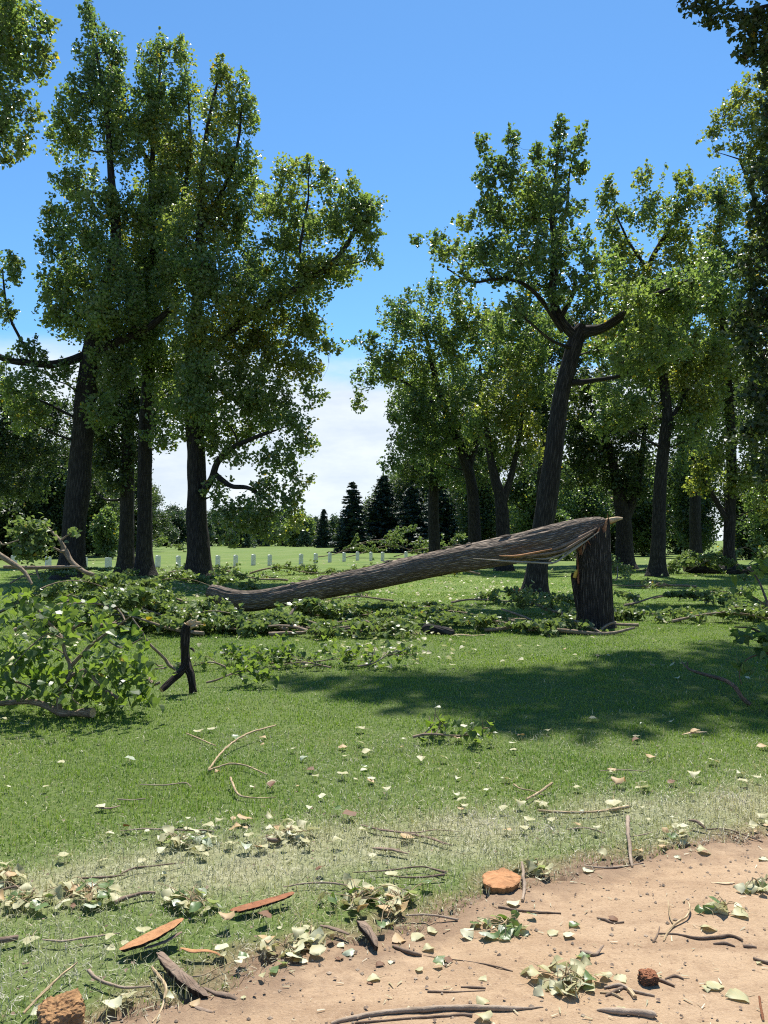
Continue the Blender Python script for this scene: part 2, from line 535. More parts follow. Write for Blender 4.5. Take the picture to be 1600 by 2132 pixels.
def inside(x, y, poly):
    r = np.zeros(len(x), bool)
    n = len(poly)
    for i in range(n):
        x0, y0 = poly[i]
        x1, y1 = poly[(i + 1) % n]
        c = (y0 > y) != (y1 > y)
        with np.errstate(divide='ignore', invalid='ignore'):
            r ^= c & (x < (x1 - x0) * (y - y0) / (y1 - y0) + x0)
    return r

def sand_sd(x, y):
    """positive inside the sandy track, metres from its edge, with a ragged rim"""
    d = seg_dist(x, y, EDGE)
    d = np.where(inside(x, y, POLY), d, -d)
    q = np.stack([x, y, 0 * x], 1)
    return d + .05 * vnoise(q * 5, 3) + .05 * vnoise(q * 13, 4)

DRY_PX = [(1680, 1660), (1600, 1672), (1450, 1692), (1300, 1708), (1100, 1722), (900, 1742), (700, 1762), (500, 1795), (300, 1812), (120, 1835), (0, 1852)]
DRY = np.array([[9, 7.4]] + [list(G(*p)[:2]) for p in DRY_PX] + [[-2.2, 3.2], [-5, 2.2]])
def dryness(x, y):
    q = np.stack([x, y, 0 * x], 1)
    d = seg_dist(x, y, DRY)
    band = np.exp(-(d / (.38 + .12 * vnoise(q * 1.1, 8))) ** 2)
    return np.clip(band * (.95 + .5 * vnoise(q * 2.3, 5)) + .12 * np.clip(vnoise(q * 1.0, 6) * 2, 0, 1)
                   + np.clip((3.9 - y) / 1.2, 0, 1) * (.30 + .45 * vnoise(q * 2.6, 9)), 0, 1)

def ground_z(x, y):
    q = np.stack([x, y, 0 * x], 1)
    return .02 * fbm(q * .7, 21, 2) * np.clip((np.abs(y) - 1) / 4, 0, 1)

def lines(a, b, fine0, fine1, step, grow=1.16):
    mid = np.arange(fine0, fine1 + 1e-6, step)
    up, s, x = [], step, fine1
    while x < b:
        s *= grow
        x += s
        up.append(x)
    dn, s, x = [], step, fine0
    while x > a:
        s *= grow
        x -= s
        dn.append(x)
    return np.concatenate([dn[::-1], mid, up])

def grid_faces(nx, ny):
    i = (np.arange(ny - 1)[:, None] * nx + np.arange(nx - 1)[None]).ravel()
    return np.stack([i, i + 1, i + nx + 1, i + nx], 1)

gx, gy = lines(-2600, 2600, -6, 6, .07), lines(-400, 4200, .4, 9, .07)
X, Y_ = np.meshgrid(gx, gy)
X, Y_ = X.ravel(), Y_.ravel()
sd = sand_sd(X, Y_)
zz = np.where(sd > -.02, -.03, ground_z(X, Y_) * np.clip(-sd * 3, 0, 1))
zz = np.where((np.abs(X) > 60) | (Y_ > 120) | (Y_ < -30), 0, zz)
lawn = MB().add(np.stack([X, Y_, zz], 1), grid_faces(len(gx), len(gy))).build(
    'lawn', M['lawn'], attrs={'dirt': np.clip(1 + sd / .34, 0, 1), 'dry': dryness(X, Y_),
                           'thatch': np.clip((24 - Y_) / 10, 0, 1) * (Y_ > -30)})
tag(lawn, kind='structure')

sx, sy = np.arange(-3.4, 9.0, .025), np.arange(.3, 8.4, .025)
X, Y_ = np.meshgrid(sx, sy)
X, Y_ = X.ravel(), Y_.ravel()
sd = sand_sd(X, Y_)
q = np.stack([X, Y_, 0 * X], 1)
zz = .004 + .020 * fbm(q * 1.6, 31, 3) + .006 * np.abs(fbm(q * 9, 33, 3)) + .004 * vnoise(q * 26, 34) * np.clip(1.2 - sd * 2, .3, 1)
zz += .006 * np.exp(-((sd - .05) / .07) ** 2) * (1 + vnoise(q * 7, 35))
zz = np.where(sd < 0, np.minimum(zz, .004 + sd * .6), zz)
fc = grid_faces(len(sx), len(sy))
fc = fc[(sd[fc] > -.10).any(axis=1)]
used = np.unique(fc)
re = np.zeros(len(X), np.int64)
re[used] = np.arange(len(used))
track = MB().add(np.stack([X, Y_, zz], 1)[used], re[fc]).build('sandy_track', M['sand'], attrs={'edge': np.clip(1 - sd[used] / .30, 0, 1)})
tag(track, kind='structure')
SZ = zz.reshape(len(sy), len(sx))
def surf(x, y):
    """height of the ground under a point"""
    i, j = int((y - .3) / .025), int((x + 3.4) / .025)
    s = sand_sd(np.array([x]), np.array([y]))[0]
    if s > 0 and 0 <= i < len(sy) and 0 <= j < len(sx):
        return float(SZ[i, j])
    return float(ground_z(np.array([x]), np.array([y]))[0]) if y > 2.4 and s < -.3 else 0.0
def GS(px, py, lift=0.0):
    g = G(px, py)
    g[2] = surf(g[0], g[1]) + lift
    return g

# ------------------------------------------------------------------ grass blades
def blades(bands, seed):
    r = np.random.default_rng(seed)
    out = []
    for y0, y1, dens, w, h in bands:
        hw = .50 * y1 + 1.2
        n = int((y1 - y0) * 2 * hw * dens)
        x, y = r.uniform(-hw, hw, n), r.uniform(y0, y1, n)
        k = np.abs(x) < .50 * y + 1.2
        out.append(np.stack([x[k], y[k], np.full(k.sum(), w), np.full(k.sum(), h)], 1))
    return np.vstack(out), r

def blade_mesh(b, r, lean, flat=0.0):
    n = len(b)
    h = b[:, 3] * r.uniform(.55, 1.25, n)
    yaw = r.uniform(0, 2 * math.pi, n)
    la = r.uniform(0, lean, n)
    side = np.stack([np.cos(yaw), np.sin(yaw), np.zeros(n)], 1)
    ly = yaw + math.pi / 2 + r.normal(0, .5, n)
    ld = np.stack([np.cos(ly), np.sin(ly), np.zeros(n)], 1)
    base = np.stack([b[:, 0], b[:, 1], ground_z(b[:, 0], b[:, 1]) - .004 + flat * r.uniform(0, 1, n)], 1)
    up = np.array([0, 0, 1.])
    m = base + h[:, None] * (.55 * np.cos(la)[:, None] * up + .35 * np.sin(la)[:, None] * ld)
    t = base + h[:, None] * (np.cos(la * 1.5)[:, None] * up * .95 + np.sin(la * 1.4)[:, None] * ld)
    t[:, 2] = np.maximum(t[:, 2], .006)
    w = b[:, 2:3] * r.uniform(.7, 1.3, (n, 1)) * .5
    v = np.stack([base - side * w, base + side * w, m - side * w * .8, m + side * w * .8, t], 1).reshape(-1, 3)
    k = (np.arange(n) * 5)[:, None]
    return v, [k + np.array([[0, 1, 3, 2]]), k + np.array([[2, 3, 4]])]

GB = [(2.0, 4.0, 6200, .0030, .034), (4.0, 6.5, 5200, .0038, .034), (6.5, 10, 3000, .0055, .034), (10, 15, 1500, .0085, .036),
      (15, 24, 420, .014, .04), (24, 40, 100, .026, .04)]
b_, r_ = blades(GB, 5)
q = np.stack([b_[:, 0], b_[:, 1], 0 * b_[:, 0]], 1)
sd = sand_sd(b_[:, 0], b_[:, 1])
dr = dryness(b_[:, 0], b_[:, 1])
tuft = fbm(q * 3.0, 51, 3)
near = np.exp(-np.clip(-sd, 0, 9) / .45)
keep = (sd < -.03) & (r_.random(len(b_)) < np.clip(1.12 - .75 * near + .9 * tuft * near - .35 * dr, .04, 1))
keep |= (sd < .06) & (sd > -.25) & (tuft > .38) & (r_.random(len(b_)) < .7)
old = np.clip((3.9 - b_[:, 1]) / 1.4, 0, 1) * np.clip(.5 + tuft, 0, 1)
sub = keep & (r_.random(len(b_)) > np.clip(dr * .9 + .07 + .16 * near + .28 * old, 0, .95))
bb = b_[sub].copy()
bb[:, 3] *= (1 + .7 * tuft[sub]) * (1 - .35 * near[sub])
v, f = blade_mesh(bb, r_, .75)
grass = MB().add(v, f, 0, None, False).build('grass', M['grass'])
tag(grass, kind='stuff')
b_, r_ = blades([(2.0, 4.0, 4200, .0026, .05), (4.0, 6.5, 4200, .0032, .055), (6.5, 10, 700, .005, .05), (10, 16, 90, .008, .05)], 6)
sd = sand_sd(b_[:, 0], b_[:, 1])
dr = dryness(b_[:, 0], b_[:, 1])
near = np.exp(-np.clip(-sd, 0, 9) / .5)
sub = (sd < -.0) & (r_.random(len(b_)) < np.clip(dr * 1.1 + .04 + .22 * near + .3 * np.clip((3.9 - b_[:, 1]) / 1.4, 0, 1), 0, 1))
bb = b_[sub]
v, f = blade_mesh(bb, r_, 1.55, .022)
dry = MB().add(v, f, 0, None, False).build('dry_grass', M['straw'])
tag(dry, kind='stuff')

# small stones and crumbs of soil strewn over the track
r = np.random.default_rng(61)
n = 15000
x, y = r.uniform(-1.6, 4.5, n), 2.0 + 3.6 * r.random(n) ** 1.3
sd = sand_sd(x, y)
k = (sd > -.06) & (r.random(n) < np.clip(1.1 - sd * .8, .30, 1))
x, y = x[k], y[k]
s = .0016 + .0075 * r.random(len(x)) ** 5
o = np.array([[1, 0, 0], [0, 1, 0], [-1, 0, 0], [0, -1, 0], [0, 0, .7], [0, 0, -.7]], float)
zs = np.array([surf(a, b) for a, b in zip(x, y)])
v = np.stack([x, y, zs + s * .3], 1)[:, None] + s[:, None, None] * o[None] * r.uniform(.6, 1.4, (len(x), 6, 1))
k = (np.arange(len(x)) * 6)[:, None, None]
tri = np.array([[0, 1, 4], [1, 2, 4], [2, 3, 4], [3, 0, 4], [1, 0, 5], [2, 1, 5], [3, 2, 5], [0, 3, 5]])
gravel = MB().add(v.reshape(-1, 3), (k + tri[None]).reshape(-1, 3), 0, None, False).build('gravel', M['pebble'])
tag(gravel, kind='stuff')
# ------------------------------------------------------------------ trees
N_LEAF = [0]
def make_tree(name, label, base, Y, trunk, limbs, blobs, leaf=.12, mat='leaf', mat2=None, dens=1.0, group=None, cat='tree', depth=.45,
              back=True, seed=0, rc=.42, bark='bark', spires=1.0, shape=LQ, flare=.55, high=()):
    r = np.random.default_rng(seed + 100)
    g = P(base[0], base[1], Y)
    g[2] = 0
    root = thing(name, label, cat, g, group)
    mpp = Y / F
    # trunk
    pts = []
    for i, t in enumerate(trunk):
        p = P(t[0], t[1], Y + (t[3] if len(t) > 3 else 0))
        if i == 0:
            p = g - np.array([0, 0, .15])
        pts.append([*p, t[2] * mpp / 2])
    sk = spline(pts, .14)
    rr = sk[:, 3].copy()
    hz = sk[:, 2] - g[2]
    rr = rr * (1 + flare * np.exp(-np.clip(hz, 0, None) / .35))
    mb = MB()
    tube(mb, sk[:, :3], rr, 30, rough=.10, rf=7, lf=1.6, seed=seed)
    tk = mb.build('trunk', M[bark], root, tcoord=True)
    tk['origin'] = list(root['origin'])
    skel = [sk]
    for lb in limbs:
        pts = [[*P(t[0], t[1], Y + (t[3] if len(t) > 3 else 0)), t[2] * mpp / 2] for t in lb]
        s = spline(pts, .15)
        s[:, :3] += .03 * np.stack([vnoise(s[:, :3] * 1.5, seed + a) for a in (1, 2, 3)], 1)
        m2 = MB()
        tube(m2, s[:, :3], s[:, 3], 10, rough=.10, rf=5, lf=2, seed=seed + 5)
        m2.build('limb', M[bark], tk, tcoord=True)
        skel.append(s)
    crown = MB()
    allb = []
    if blobs:
        bx = np.array([b[0] for b in blobs], float)
        x0, wd = (bx.min() + bx.max()) / 2, max(30., (bx.max() - bx.min()) / 2)
        for b in blobs:
            px, py, rx, ry = b[:4]
            D = depth * wd * mpp * math.sqrt(max(.06, 1 - ((px - x0) / (wd * 1.15)) ** 2))
            dy = b[4] if len(b) > 4 else r.uniform(-1, .25) * D
            allb.append((P(px, py, Y + dy), rx * mpp * (1 + dy / Y), ry * mpp * (1 + dy / Y), 1.0))
            if back and rx >= 44 and len(b) <= 4:
                dy2 = r.uniform(.3, .95) * D
                allb.append((P(px + r.uniform(-12, 12), py + r.uniform(-12, 12), Y + dy2), rx * mpp * .85, ry * mpp * .85, .3))
    for hx, hy, hr in high:      # upper boughs, given by the spot of lawn they shade
        z_ = 15.6 + r.uniform(-.2, .5)
        ct = z_ / math.tan(SUN_EL)
        allb.append((np.array([hx + ct * math.sin(SUN_AZ), hy + ct * math.cos(SUN_AZ), z_]), hr, min(hr, .9), 1.0))
    order = sorted(allb, key=lambda q: min(np.linalg.norm(s[:, :3] - q[0], axis=1).min() for s in skel))
    for c, rx, rz, dn in order:
        A = np.vstack(skel)
        dv = c - A[:, :3]
        hd = np.hypot(dv[:, 0], dv[:, 1])
        cost = np.linalg.norm(dv, axis=1) + 2.2 * np.clip(A[:, 2] - c[2] + .35 * hd, 0, None)
        k = int(np.argmin(cost))
        p = A[k, :3]
        L = np.linalg.norm(c - p)
        tip = c + np.array([0, 0, rz * .5])
        path = None
        if L > .3:
            mid = p * .45 + c * .55 + np.array([0, 0, -.06 * L]) + r.normal(0, .06 * L, 3)
            r0 = min(A[k, 3] * .62, .022 + .017 * L)
            path = spline([[*p, r0], [*mid, r0 * .62], [*c, r0 * .38], [*tip, .008]], .3)
            path[:, :3] += .05 * np.stack([vnoise(path[:, :3] * 1.1, seed + a) for a in (11, 12, 13)], 1)
            m2 = MB()
            tube(m2, path[:, :3], path[:, 3], 7, rough=.08, seed=seed + 7)
            m2.build('limb', M[bark], tk, tcoord=True)
            skel.append(path[len(path) // 3:])
        ry = .5 * (rx + rz)
        k_rc = min(rc, .55 * min(rx, rz))
        ns = max(5, int(2.35 * dn * dens * (rx * rz) / (k_rc ** 2)))
        u = unit(r.normal(size=(ns, 3)))
        rad = r.random(ns) ** .42
        cc = c + u * rad[:, None] * np.array([rx, ry, rz]) * 1.0
        src = path if path is not None else np.array([[*(c - np.array([0, 0, rz])), .01], [*c, .01]])
        for q_ in cc[::2]:
            s0 = src[r.integers(len(src) // 2, len(src))][:3]
            md = (s0 + q_) / 2 + r.normal(0, .06, 3)
            tube(crown, np.array([s0, md, q_]), [.013, .008, .004], 3, mi=1)
        nl = max(8, int(1.15 * k_rc ** 2 * math.pi / (leaf ** 2 * .28)))
        cnt = r.poisson(nl * r.uniform(.5, 1.3, ns))
        idx = np.repeat(np.arange(ns), cnt)
        ax = unit(np.array([0, 0, .9]) + .75 * u + r.normal(0, .35, (ns, 3)))
        sl_ = k_rc * r.uniform(1.3, 2.3, ns)
        w_ = r.random(len(idx))
        off = (ax * sl_[:, None])[idx] * (w_ - .35)[:, None] + r.normal(size=(len(idx), 3)) * k_rc * (.42 - .22 * w_)[:, None]
        L_ = cc[idx] + off
        lo = r.random(len(idx)) < .30                      # loose leaves between the sprays
        ul = unit(r.normal(size=(len(idx), 3))) * (r.random(len(idx)) ** .38)[:, None] * np.array([rx, ry, rz]) * 1.12
        L_[lo] = (c + ul)[lo]
        L_[:, 2] = np.maximum(L_[:, 2], .5)
        sel = r.random(len(L_)) < .5 if mat2 else np.ones(len(L_), bool)
        if mat2:
            sel = vnoise(L_ * .45, seed + 3) > -.1
        add_leaves(crown, L_[sel], leaf, shape, mi=0, r=r)
        if (~sel).any():
            add_leaves(crown, L_[~sel], leaf, shape, mi=2, r=r)
        N_LEAF[0] += len(L_)
        if rx * rz > .5 and dn > .5:                       # young upright shoots standing out of the bough
            for q_ in range(1):
                a_ = r.uniform(0, 2 * math.pi)
                p0 = c + np.array([math.cos(a_) * rx * .75 * r.random() ** .5, math.sin(a_) * ry * .6, rz * r.uniform(.45, .8)])
                Ls = r.uniform(.5, 1.15) * min(1.2, rz + .3)
                dv_ = unit(np.array([(p0[0] - c[0]) / rx * .45, r.normal(0, .15), 1.0]))
                tube(crown, np.array([p0 - dv_ * .3, p0 + dv_ * Ls * .6, p0 + dv_ * Ls]), [.012, .007, .003], 3, mi=1)
                m_ = int(34 * Ls / (leaf / .12))
                t_ = r.random(m_)
                add_leaves(crown, p0 + np.outer(t_ * Ls, dv_) + r.normal(size=(m_, 3)) * (.12 - .08 * t_)[:, None], leaf, shape, mi=0, r=r)
    if allb:
        crown.build('crown', [M[mat], M['twig_dark']] + ([M[mat2]] if mat2 else []), root)
    return root

COTTON = 'cottonwood trees standing on the lawn'
# the stand to the left of the gap
make_tree('cottonwood_tree', 'tallest cottonwood, thick dark trunk rising behind the arching fallen branch', (148, 1205), 32,
    [(148, 1205, 56), (153, 1130, 50), (165, 1000, 46), (177, 850, 43), (190, 740, 38), (215, 620, 27), (242, 500, 22), (232, 370, 15), (222, 230, 10), (192, 60, 4)],
    [[(185, 738, 22), (130, 755, 17, -.6), (70, 757, 14, -1.2), (0, 742, 12, -1.6), (-60, 690, 8, -2)],
     [(192, 745, 24), (240, 715, 20, -.4), (300, 690, 16, -.8), (360, 640, 10, -1)],
     [(70, 757, 8, -1.2), (40, 700, 6, -1.4), (15, 640, 5, -1.5), (5, 560, 3, -1.5)]],
    [(188, 55, 20, 48, 0), (183, 25, 10, 22, 0), (196, 130, 38, 55, 0), (238, 105, 26, 42, .3), (200, 205, 55, 60), (142, 235, 36, 36), (160, 290, 55, 46),
     (240, 210, 42, 58), (250, 300, 45, 55), (165, 385, 50, 34), (122, 465, 44, 36), (180, 500, 62, 50), (105, 520, 30, 30), (240, 430, 38, 55),
     (140, 575, 55, 50), (110, 600, 32, 28), (220, 600, 75, 60), (165, 670, 68, 45), (250, 700, 70, 50), (60, 735, 40, 26, -1.3), (20, 560, 30, 36, -1.5),
     (4, 640, 22, 45, -1.6), (105, 790, 50, 36, -1), (30, 810, 55, 40, -1.4), (230, 780, 55, 50), (60, 870, 50, 36, -1), (200, 665, 50, 44, -2), (235, 560, 46, 46, -1.6), (215, 860, 46, 40, -1), (120, 650, 46, 34, -1), (250, 640, 52, 44, -2), (190, 440, 40, 40, -1)],
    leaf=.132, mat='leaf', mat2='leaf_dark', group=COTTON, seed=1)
make_tree('cottonwood_tree', 'slimmer cottonwood whose trunk stands close to the pale lit edge of its neighbour', (263, 1190), 38,
    [(263, 1190, 36), (264, 1130, 31), (266, 1000, 27), (268, 860, 24), (278, 720, 20), (310, 560, 15), (345, 400, 9), (350, 250, 5)], [],
    [(270, 830, 58, 60), (230, 880, 55, 50), (210, 820, 50, 50), (320, 820, 50, 50), (250, 945, 44, 40), (330, 560, 60, 60, 1), (345, 420, 50, 60, 1.2), (340, 300, 45, 55, 1.2), (240, 740, 60, 55, -1), (300, 880, 46, 46, -1), (210, 960, 40, 36), (285, 960, 34, 34), (250, 1010, 40, 26), (180, 1000, 40, 34, 1.5), (190, 900, 44, 44, 1)],
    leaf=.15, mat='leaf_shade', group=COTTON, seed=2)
make_tree('cottonwood_tree', 'straight cottonwood with narrow trunk, second from the gap of sky', (302, 1207), 34,
    [(302, 1207, 37), (301, 1130, 32), (302, 1000, 29), (305, 850, 27), (315, 700, 24), (322, 560, 19), (318, 430, 15), (318, 330, 11), (330, 200, 6), (336, 100, 3)],
    [[(317, 350, 11), (290, 300, 8), (270, 240, 5)], [(322, 540, 14), (370, 450, 10), (395, 330, 8), (392, 200, 4)]],
    [(308, 128, 24, 42, 0), (338, 100, 18, 30, 0), (383, 122, 26, 36, .2), (330, 195, 52, 55), (392, 205, 36, 58), (300, 265, 42, 46), (352, 300, 55, 58),
     (328, 395, 55, 55), (402, 330, 32, 60), (296, 470, 55, 55), (372, 440, 50, 55), (288, 560, 66, 58), (350, 560, 60, 60), (330, 650, 74, 58), (300, 760, 60, 55), (370, 760, 60, 55), (322, 700, 56, 50, -2), (345, 840, 46, 46, -1.6), (310, 480, 50, 50, -1.6), (340, 910, 32, 34, -1)],
    leaf=.135, mat='leaf', mat2='leaf_yellow', group=COTTON, seed=3)
make_tree('cottonwood_tree', 'wide spreading cottonwood with flared trunk beside the gap of white sky', (414, 1209), 31.3,
    [(414, 1209, 52), (413, 1150, 46), (411, 1060, 42), (409, 960, 40), (404, 860, 36), (400, 760, 30), (410, 640, 24), (416, 520, 20), (420, 400, 14), (430, 280, 9), (458, 150, 4)],
    [[(418, 760, 24), (470, 700, 20, -.6), (520, 660, 17, -1), (610, 605, 14, -1.4), (700, 540, 11, -1.6), (745, 470, 7, -1.6), (770, 420, 3, -1.6)],
     [(414, 1040, 20), (440, 1000, 15, -.5), (455, 960, 13, -.8), (490, 930, 10, -1.2), (560, 900, 7, -1.5)],
     [(448, 985, 11, -.6), (480, 1012, 10, -1), (520, 1018, 8, -1.4), (570, 1050, 5, -1.8)],
     [(415, 480, 15), (450, 420, 11), (490, 330, 8), (505, 220, 4)],
     [(640, 585, 7, -1.4), (625, 520, 6, -1.5), (640, 430, 4, -1.5), (645, 340, 2, -1.5)]],
    [(460, 160, 24, 36, 0), (497, 185, 26, 42, 0), (470, 250, 46, 55), (522, 240, 18, 42, .2), (453, 340, 50, 55), (502, 345, 38, 48), (430, 430, 55, 55), (490, 430, 40, 45),
     (392, 505, 66, 62), (468, 490, 60, 52), (385, 600, 70, 62), (470, 590, 74, 55), (548, 560, 60, 52), (590, 352, 22, 32, -1), (640, 352, 20, 30, -1.2),
     (608, 402, 42, 42), (556, 430, 46, 42), (682, 380, 28, 32, -1.3), (722, 418, 40, 38, -1.4), (762, 468, 30, 40, -1.4), (680, 470, 54, 44), (612, 490, 56, 50),
     (772, 535, 30, 24, -1.5), (706, 562, 50, 36), (635, 600, 60, 45), (585, 660, 66, 45), (648, 690, 44, 36), (690, 720, 24, 20, -1), (560, 740, 66, 45), (625, 785, 42, 38), (500, 690, 70, 55),
     (430, 730, 66, 55), (425, 815, 54, 50), (405, 880, 46, 42), (452, 915, 42, 30), (560, 850, 55, 50), (612, 880, 34, 36), (520, 900, 48, 32), (600, 955, 36, 34),
     (520, 800, 60, 50), (560, 1010, 36, 22, -1.6), (605, 1050, 32, 30, -1.7), (560, 1082, 32, 22, -1.8), (500, 1060, 34, 24, -1.3), (540, 1110, 28, 18, -1.8), (578, 1120, 22, 14, -1.8), (400, 680, 56, 54, -2), (425, 770, 50, 46, -2), (395, 840, 40, 44, -2), (440, 860, 42, 36, -2.2), (500, 840, 46, 40, -1), (640, 760, 34, 30), (650, 830, 26, 24),
     (480, 945, 46, 30, -1), (560, 960, 40, 30, -1.4), (620, 1000, 30, 24, -1.6), (640, 925, 24, 26, -1), (520, 1085, 36, 26, -1.6), (470, 1080, 34, 26, -1.2), (480, 1125, 26, 16, -1.3), (615, 1085, 24, 24, -1.7), (560, 1050, 40, 26, -1.7), (450, 1020, 26, 28, -.8),
     (470, 640, 56, 50, -2), (530, 620, 50, 46, -2), (745, 480, 44, 40, -1.6), (768, 430, 32, 34, -1.6), (700, 545, 40, 30, -1.7), (620, 600, 44, 30, -1.7), (650, 560, 40, 34, -1.7), (420, 560, 50, 50, -2)],
    leaf=.13, mat='leaf', mat2='leaf_yellow', group=COTTON, seed=4)
# crowns reaching in from outside the frame at the left
make_tree('cottonwood_tree', 'sunlit cottonwood boughs hanging in at the upper corner, trunk out of sight', (-190, 1270), 19,
    [(-190, 1270, 80), (-185, 900, 66), (-165, 500, 50), (-140, 200, 34), (-120, -100, 16)],
    [[(-160, 420, 34), (-80, 330, 20), (0, 250, 9), (60, 190, 4)]],
    [(20, 20, 55, 50, -.6), (75, 60, 38, 45, -.6), (95, 120, 24, 28, -.6), (40, 110, 60, 50, -.4), (80, 155, 26, 20, -.5), (20, 190, 50, 45, -.5), (10, 260, 48, 40, -.7), (62, 235, 22, 26, -.7),
     (40, 300, 34, 30, -.7), (10, 330, 26, 18, -.7), (-50, 80, 90, 110), (-80, 250, 90, 90), (-60, -60, 100, 60), (-150, 60, 120, 140), (-200, 350, 110, 110)],
    leaf=.105, mat='leaf_yellow', mat2='leaf', group=COTTON, seed=5, rc=.34, depth=.3)
make_tree('cottonwood_tree', 'dark leafy cottonwood at the border, filling the gap behind the tallest trunk', (-45, 1185), 46,
    [(-45, 1185, 34), (-40, 1000, 28), (-30, 820, 20), (-20, 680, 8)], [[(-35, 900, 15), (40, 860, 10), (110, 840, 5)]],
    [(20, 860, 60, 46), (80, 850, 56, 40), (30, 930, 62, 44), (105, 940, 55, 46), (50, 1005, 66, 42), (-30, 950, 60, 70), (120, 870, 40, 40), (-40, 800, 60, 60)],
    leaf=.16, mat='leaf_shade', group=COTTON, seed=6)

# the stand to the right of the gap
make_tree('cottonwood_tree', 'leaning cottonwood behind the snapped trunk, forked where its bark is dark', (1113, 1240), 22.4,
    [(1113, 1240, 46), (1119, 1190, 44), (1130, 1100, 42), (1144, 1010, 42), (1158, 900, 39), (1170, 820, 35), (1188, 750, 34), (1204, 700, 32), (1216, 680, 26)],
    [[(1200, 702, 26), (1172, 672, 19), (1150, 620, 17), (1156, 540, 17), (1150, 440, 12), (1160, 340, 7), (1168, 250, 3)],
     [(1212, 692, 28), (1258, 682, 19, -.3), (1305, 650, 16, -.6), (1352, 618, 10, -.9), (1400, 598, 6, -1.2), (1440, 580, 2, -1.5)],
     [(1182, 795, 16), (1230, 792, 10, -.3), (1290, 783, 7, -.5), (1330, 758, 4, -.8), (1370, 725, 2, -1)],
     [(1172, 690, 12), (1110, 605, 9, -.4), (1055, 580, 7, -.6), (985, 588, 5, -.8), (930, 560, 3, -1)],
     [(1165, 665, 12), (1195, 610, 9, -.2), (1200, 560, 6, -.3)],
     [(1158, 520, 10), (1180, 430, 7), (1188, 350, 4), (1205, 280, 2)]],
    [(1003, 300, 15, 28, 0), (1020, 362, 30, 46, 0), (1066, 292, 14, 34, 0), (1074, 365, 34, 46), (1120, 330, 18, 34, 0), (1165, 270, 16, 32, 0), (1168, 320, 22, 30), (1207, 290, 18, 32, 0),
     (1206, 350, 20, 34, 0), (1138, 385, 40, 46), (1040, 440, 44, 44), (1108, 455, 55, 52), (1165, 440, 36, 42), (1205, 436, 20, 18, 0), (975, 470, 28, 22), (905, 498, 22, 18, 0), (868, 500, 15, 14, 0),
     (938, 530, 42, 24), (1000, 530, 55, 38), (1080, 535, 62, 42), (1150, 530, 50, 46), (1212, 510, 28, 30), (1228, 560, 34, 28), (958, 585, 36, 20), (1030, 580, 36, 22),
     (1190, 590, 36, 24), (1250, 610, 42, 30), (1310, 625, 46, 34), (1380, 640, 56, 38), (1440, 610, 50, 36), (1330, 705, 50, 32), (1400, 720, 50, 36), (1300, 760, 36, 26), (1120, 590, 40, 26), (1075, 640, 36, 22), (1270, 560, 34, 30), (1160, 620, 30, 24), (1240, 730, 40, 24, .8), (1440, 590, 50, 36, -1.5), (1490, 560, 40, 30, -1.5), (1385, 605, 46, 34, -.2), (1320, 640, 40, 28, .4), (1350, 745, 40, 28, -1), (1110, 400, 40, 40, .8)],
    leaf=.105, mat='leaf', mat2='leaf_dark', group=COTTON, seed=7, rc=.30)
make_tree('cottonwood_tree', 'upright cottonwood in line with the stump, its bare lower trunk free of leaves', (1368, 1200), 34.5,
    [(1368, 1200, 33), (1371, 1130, 29), (1376, 1000, 26), (1386, 900, 24), (1390, 860, 21), (1376, 740, 17), (1354, 630, 14), (1354, 550, 11), (1395, 470, 7), (1420, 380, 3)],
    [[(1388, 890, 13), (1408, 855, 9), (1440, 800, 5)], [(1355, 590, 9), (1395, 575, 7, -.4), (1440, 560, 5, -.7)], [(1356, 570, 8), (1320, 520, 6, -.4), (1280, 440, 3, -.5)]],
    [(1264, 395, 20, 26, 0), (1270, 455, 30, 42, 0), (1290, 525, 46, 40), (1338, 372, 20, 30, 0), (1350, 440, 40, 42), (1425, 372, 18, 28, 0), (1434, 430, 34, 40), (1395, 480, 40, 42), (1440, 530, 46, 42),
     (1375, 560, 40, 36), (1300, 590, 46, 36), (1415, 620, 56, 42), (1345, 680, 56, 44), (1430, 715, 56, 46), (1325, 760, 52, 44), (1275, 700, 46, 44), (1410, 800, 55, 44), (1285, 830, 48, 42),
     (1335, 850, 42, 30), (1455, 850, 46, 44), (1262, 885, 40, 36), (1390, 660, 50, 40, -1.5), (1350, 610, 40, 34, -1), (1470, 620, 50, 50), (1480, 760, 50, 50), (1360, 740, 46, 40, -1), (1440, 910, 40, 36)],
    leaf=.14, mat='leaf', mat2='leaf_yellow', group=COTTON, seed=8)
make_tree('cottonwood_tree', 'dark cottonwood with a forked low trunk just beside the top of the stump', (1303, 1185), 43,
    [(1303, 1185, 38), (1301, 1130, 34), (1298, 1080, 32), (1285, 1000, 20), (1262, 900, 14), (1250, 800, 7)], [[(1300, 1090, 22), (1325, 1020, 18), (1338, 940, 12), (1345, 860, 6)]],
    [(1255, 900, 50, 46), (1312, 880, 50, 46), (1235, 960, 46, 44), (1322, 960, 52, 46), (1280, 1010, 46, 34), (1205, 850, 44, 46), (1206, 930, 34, 44), (1245, 800, 50, 46), (1190, 980, 36, 40), (1330, 1020, 34, 30)],
    leaf=.16, mat='leaf_shade', group=COTTON, seed=9)
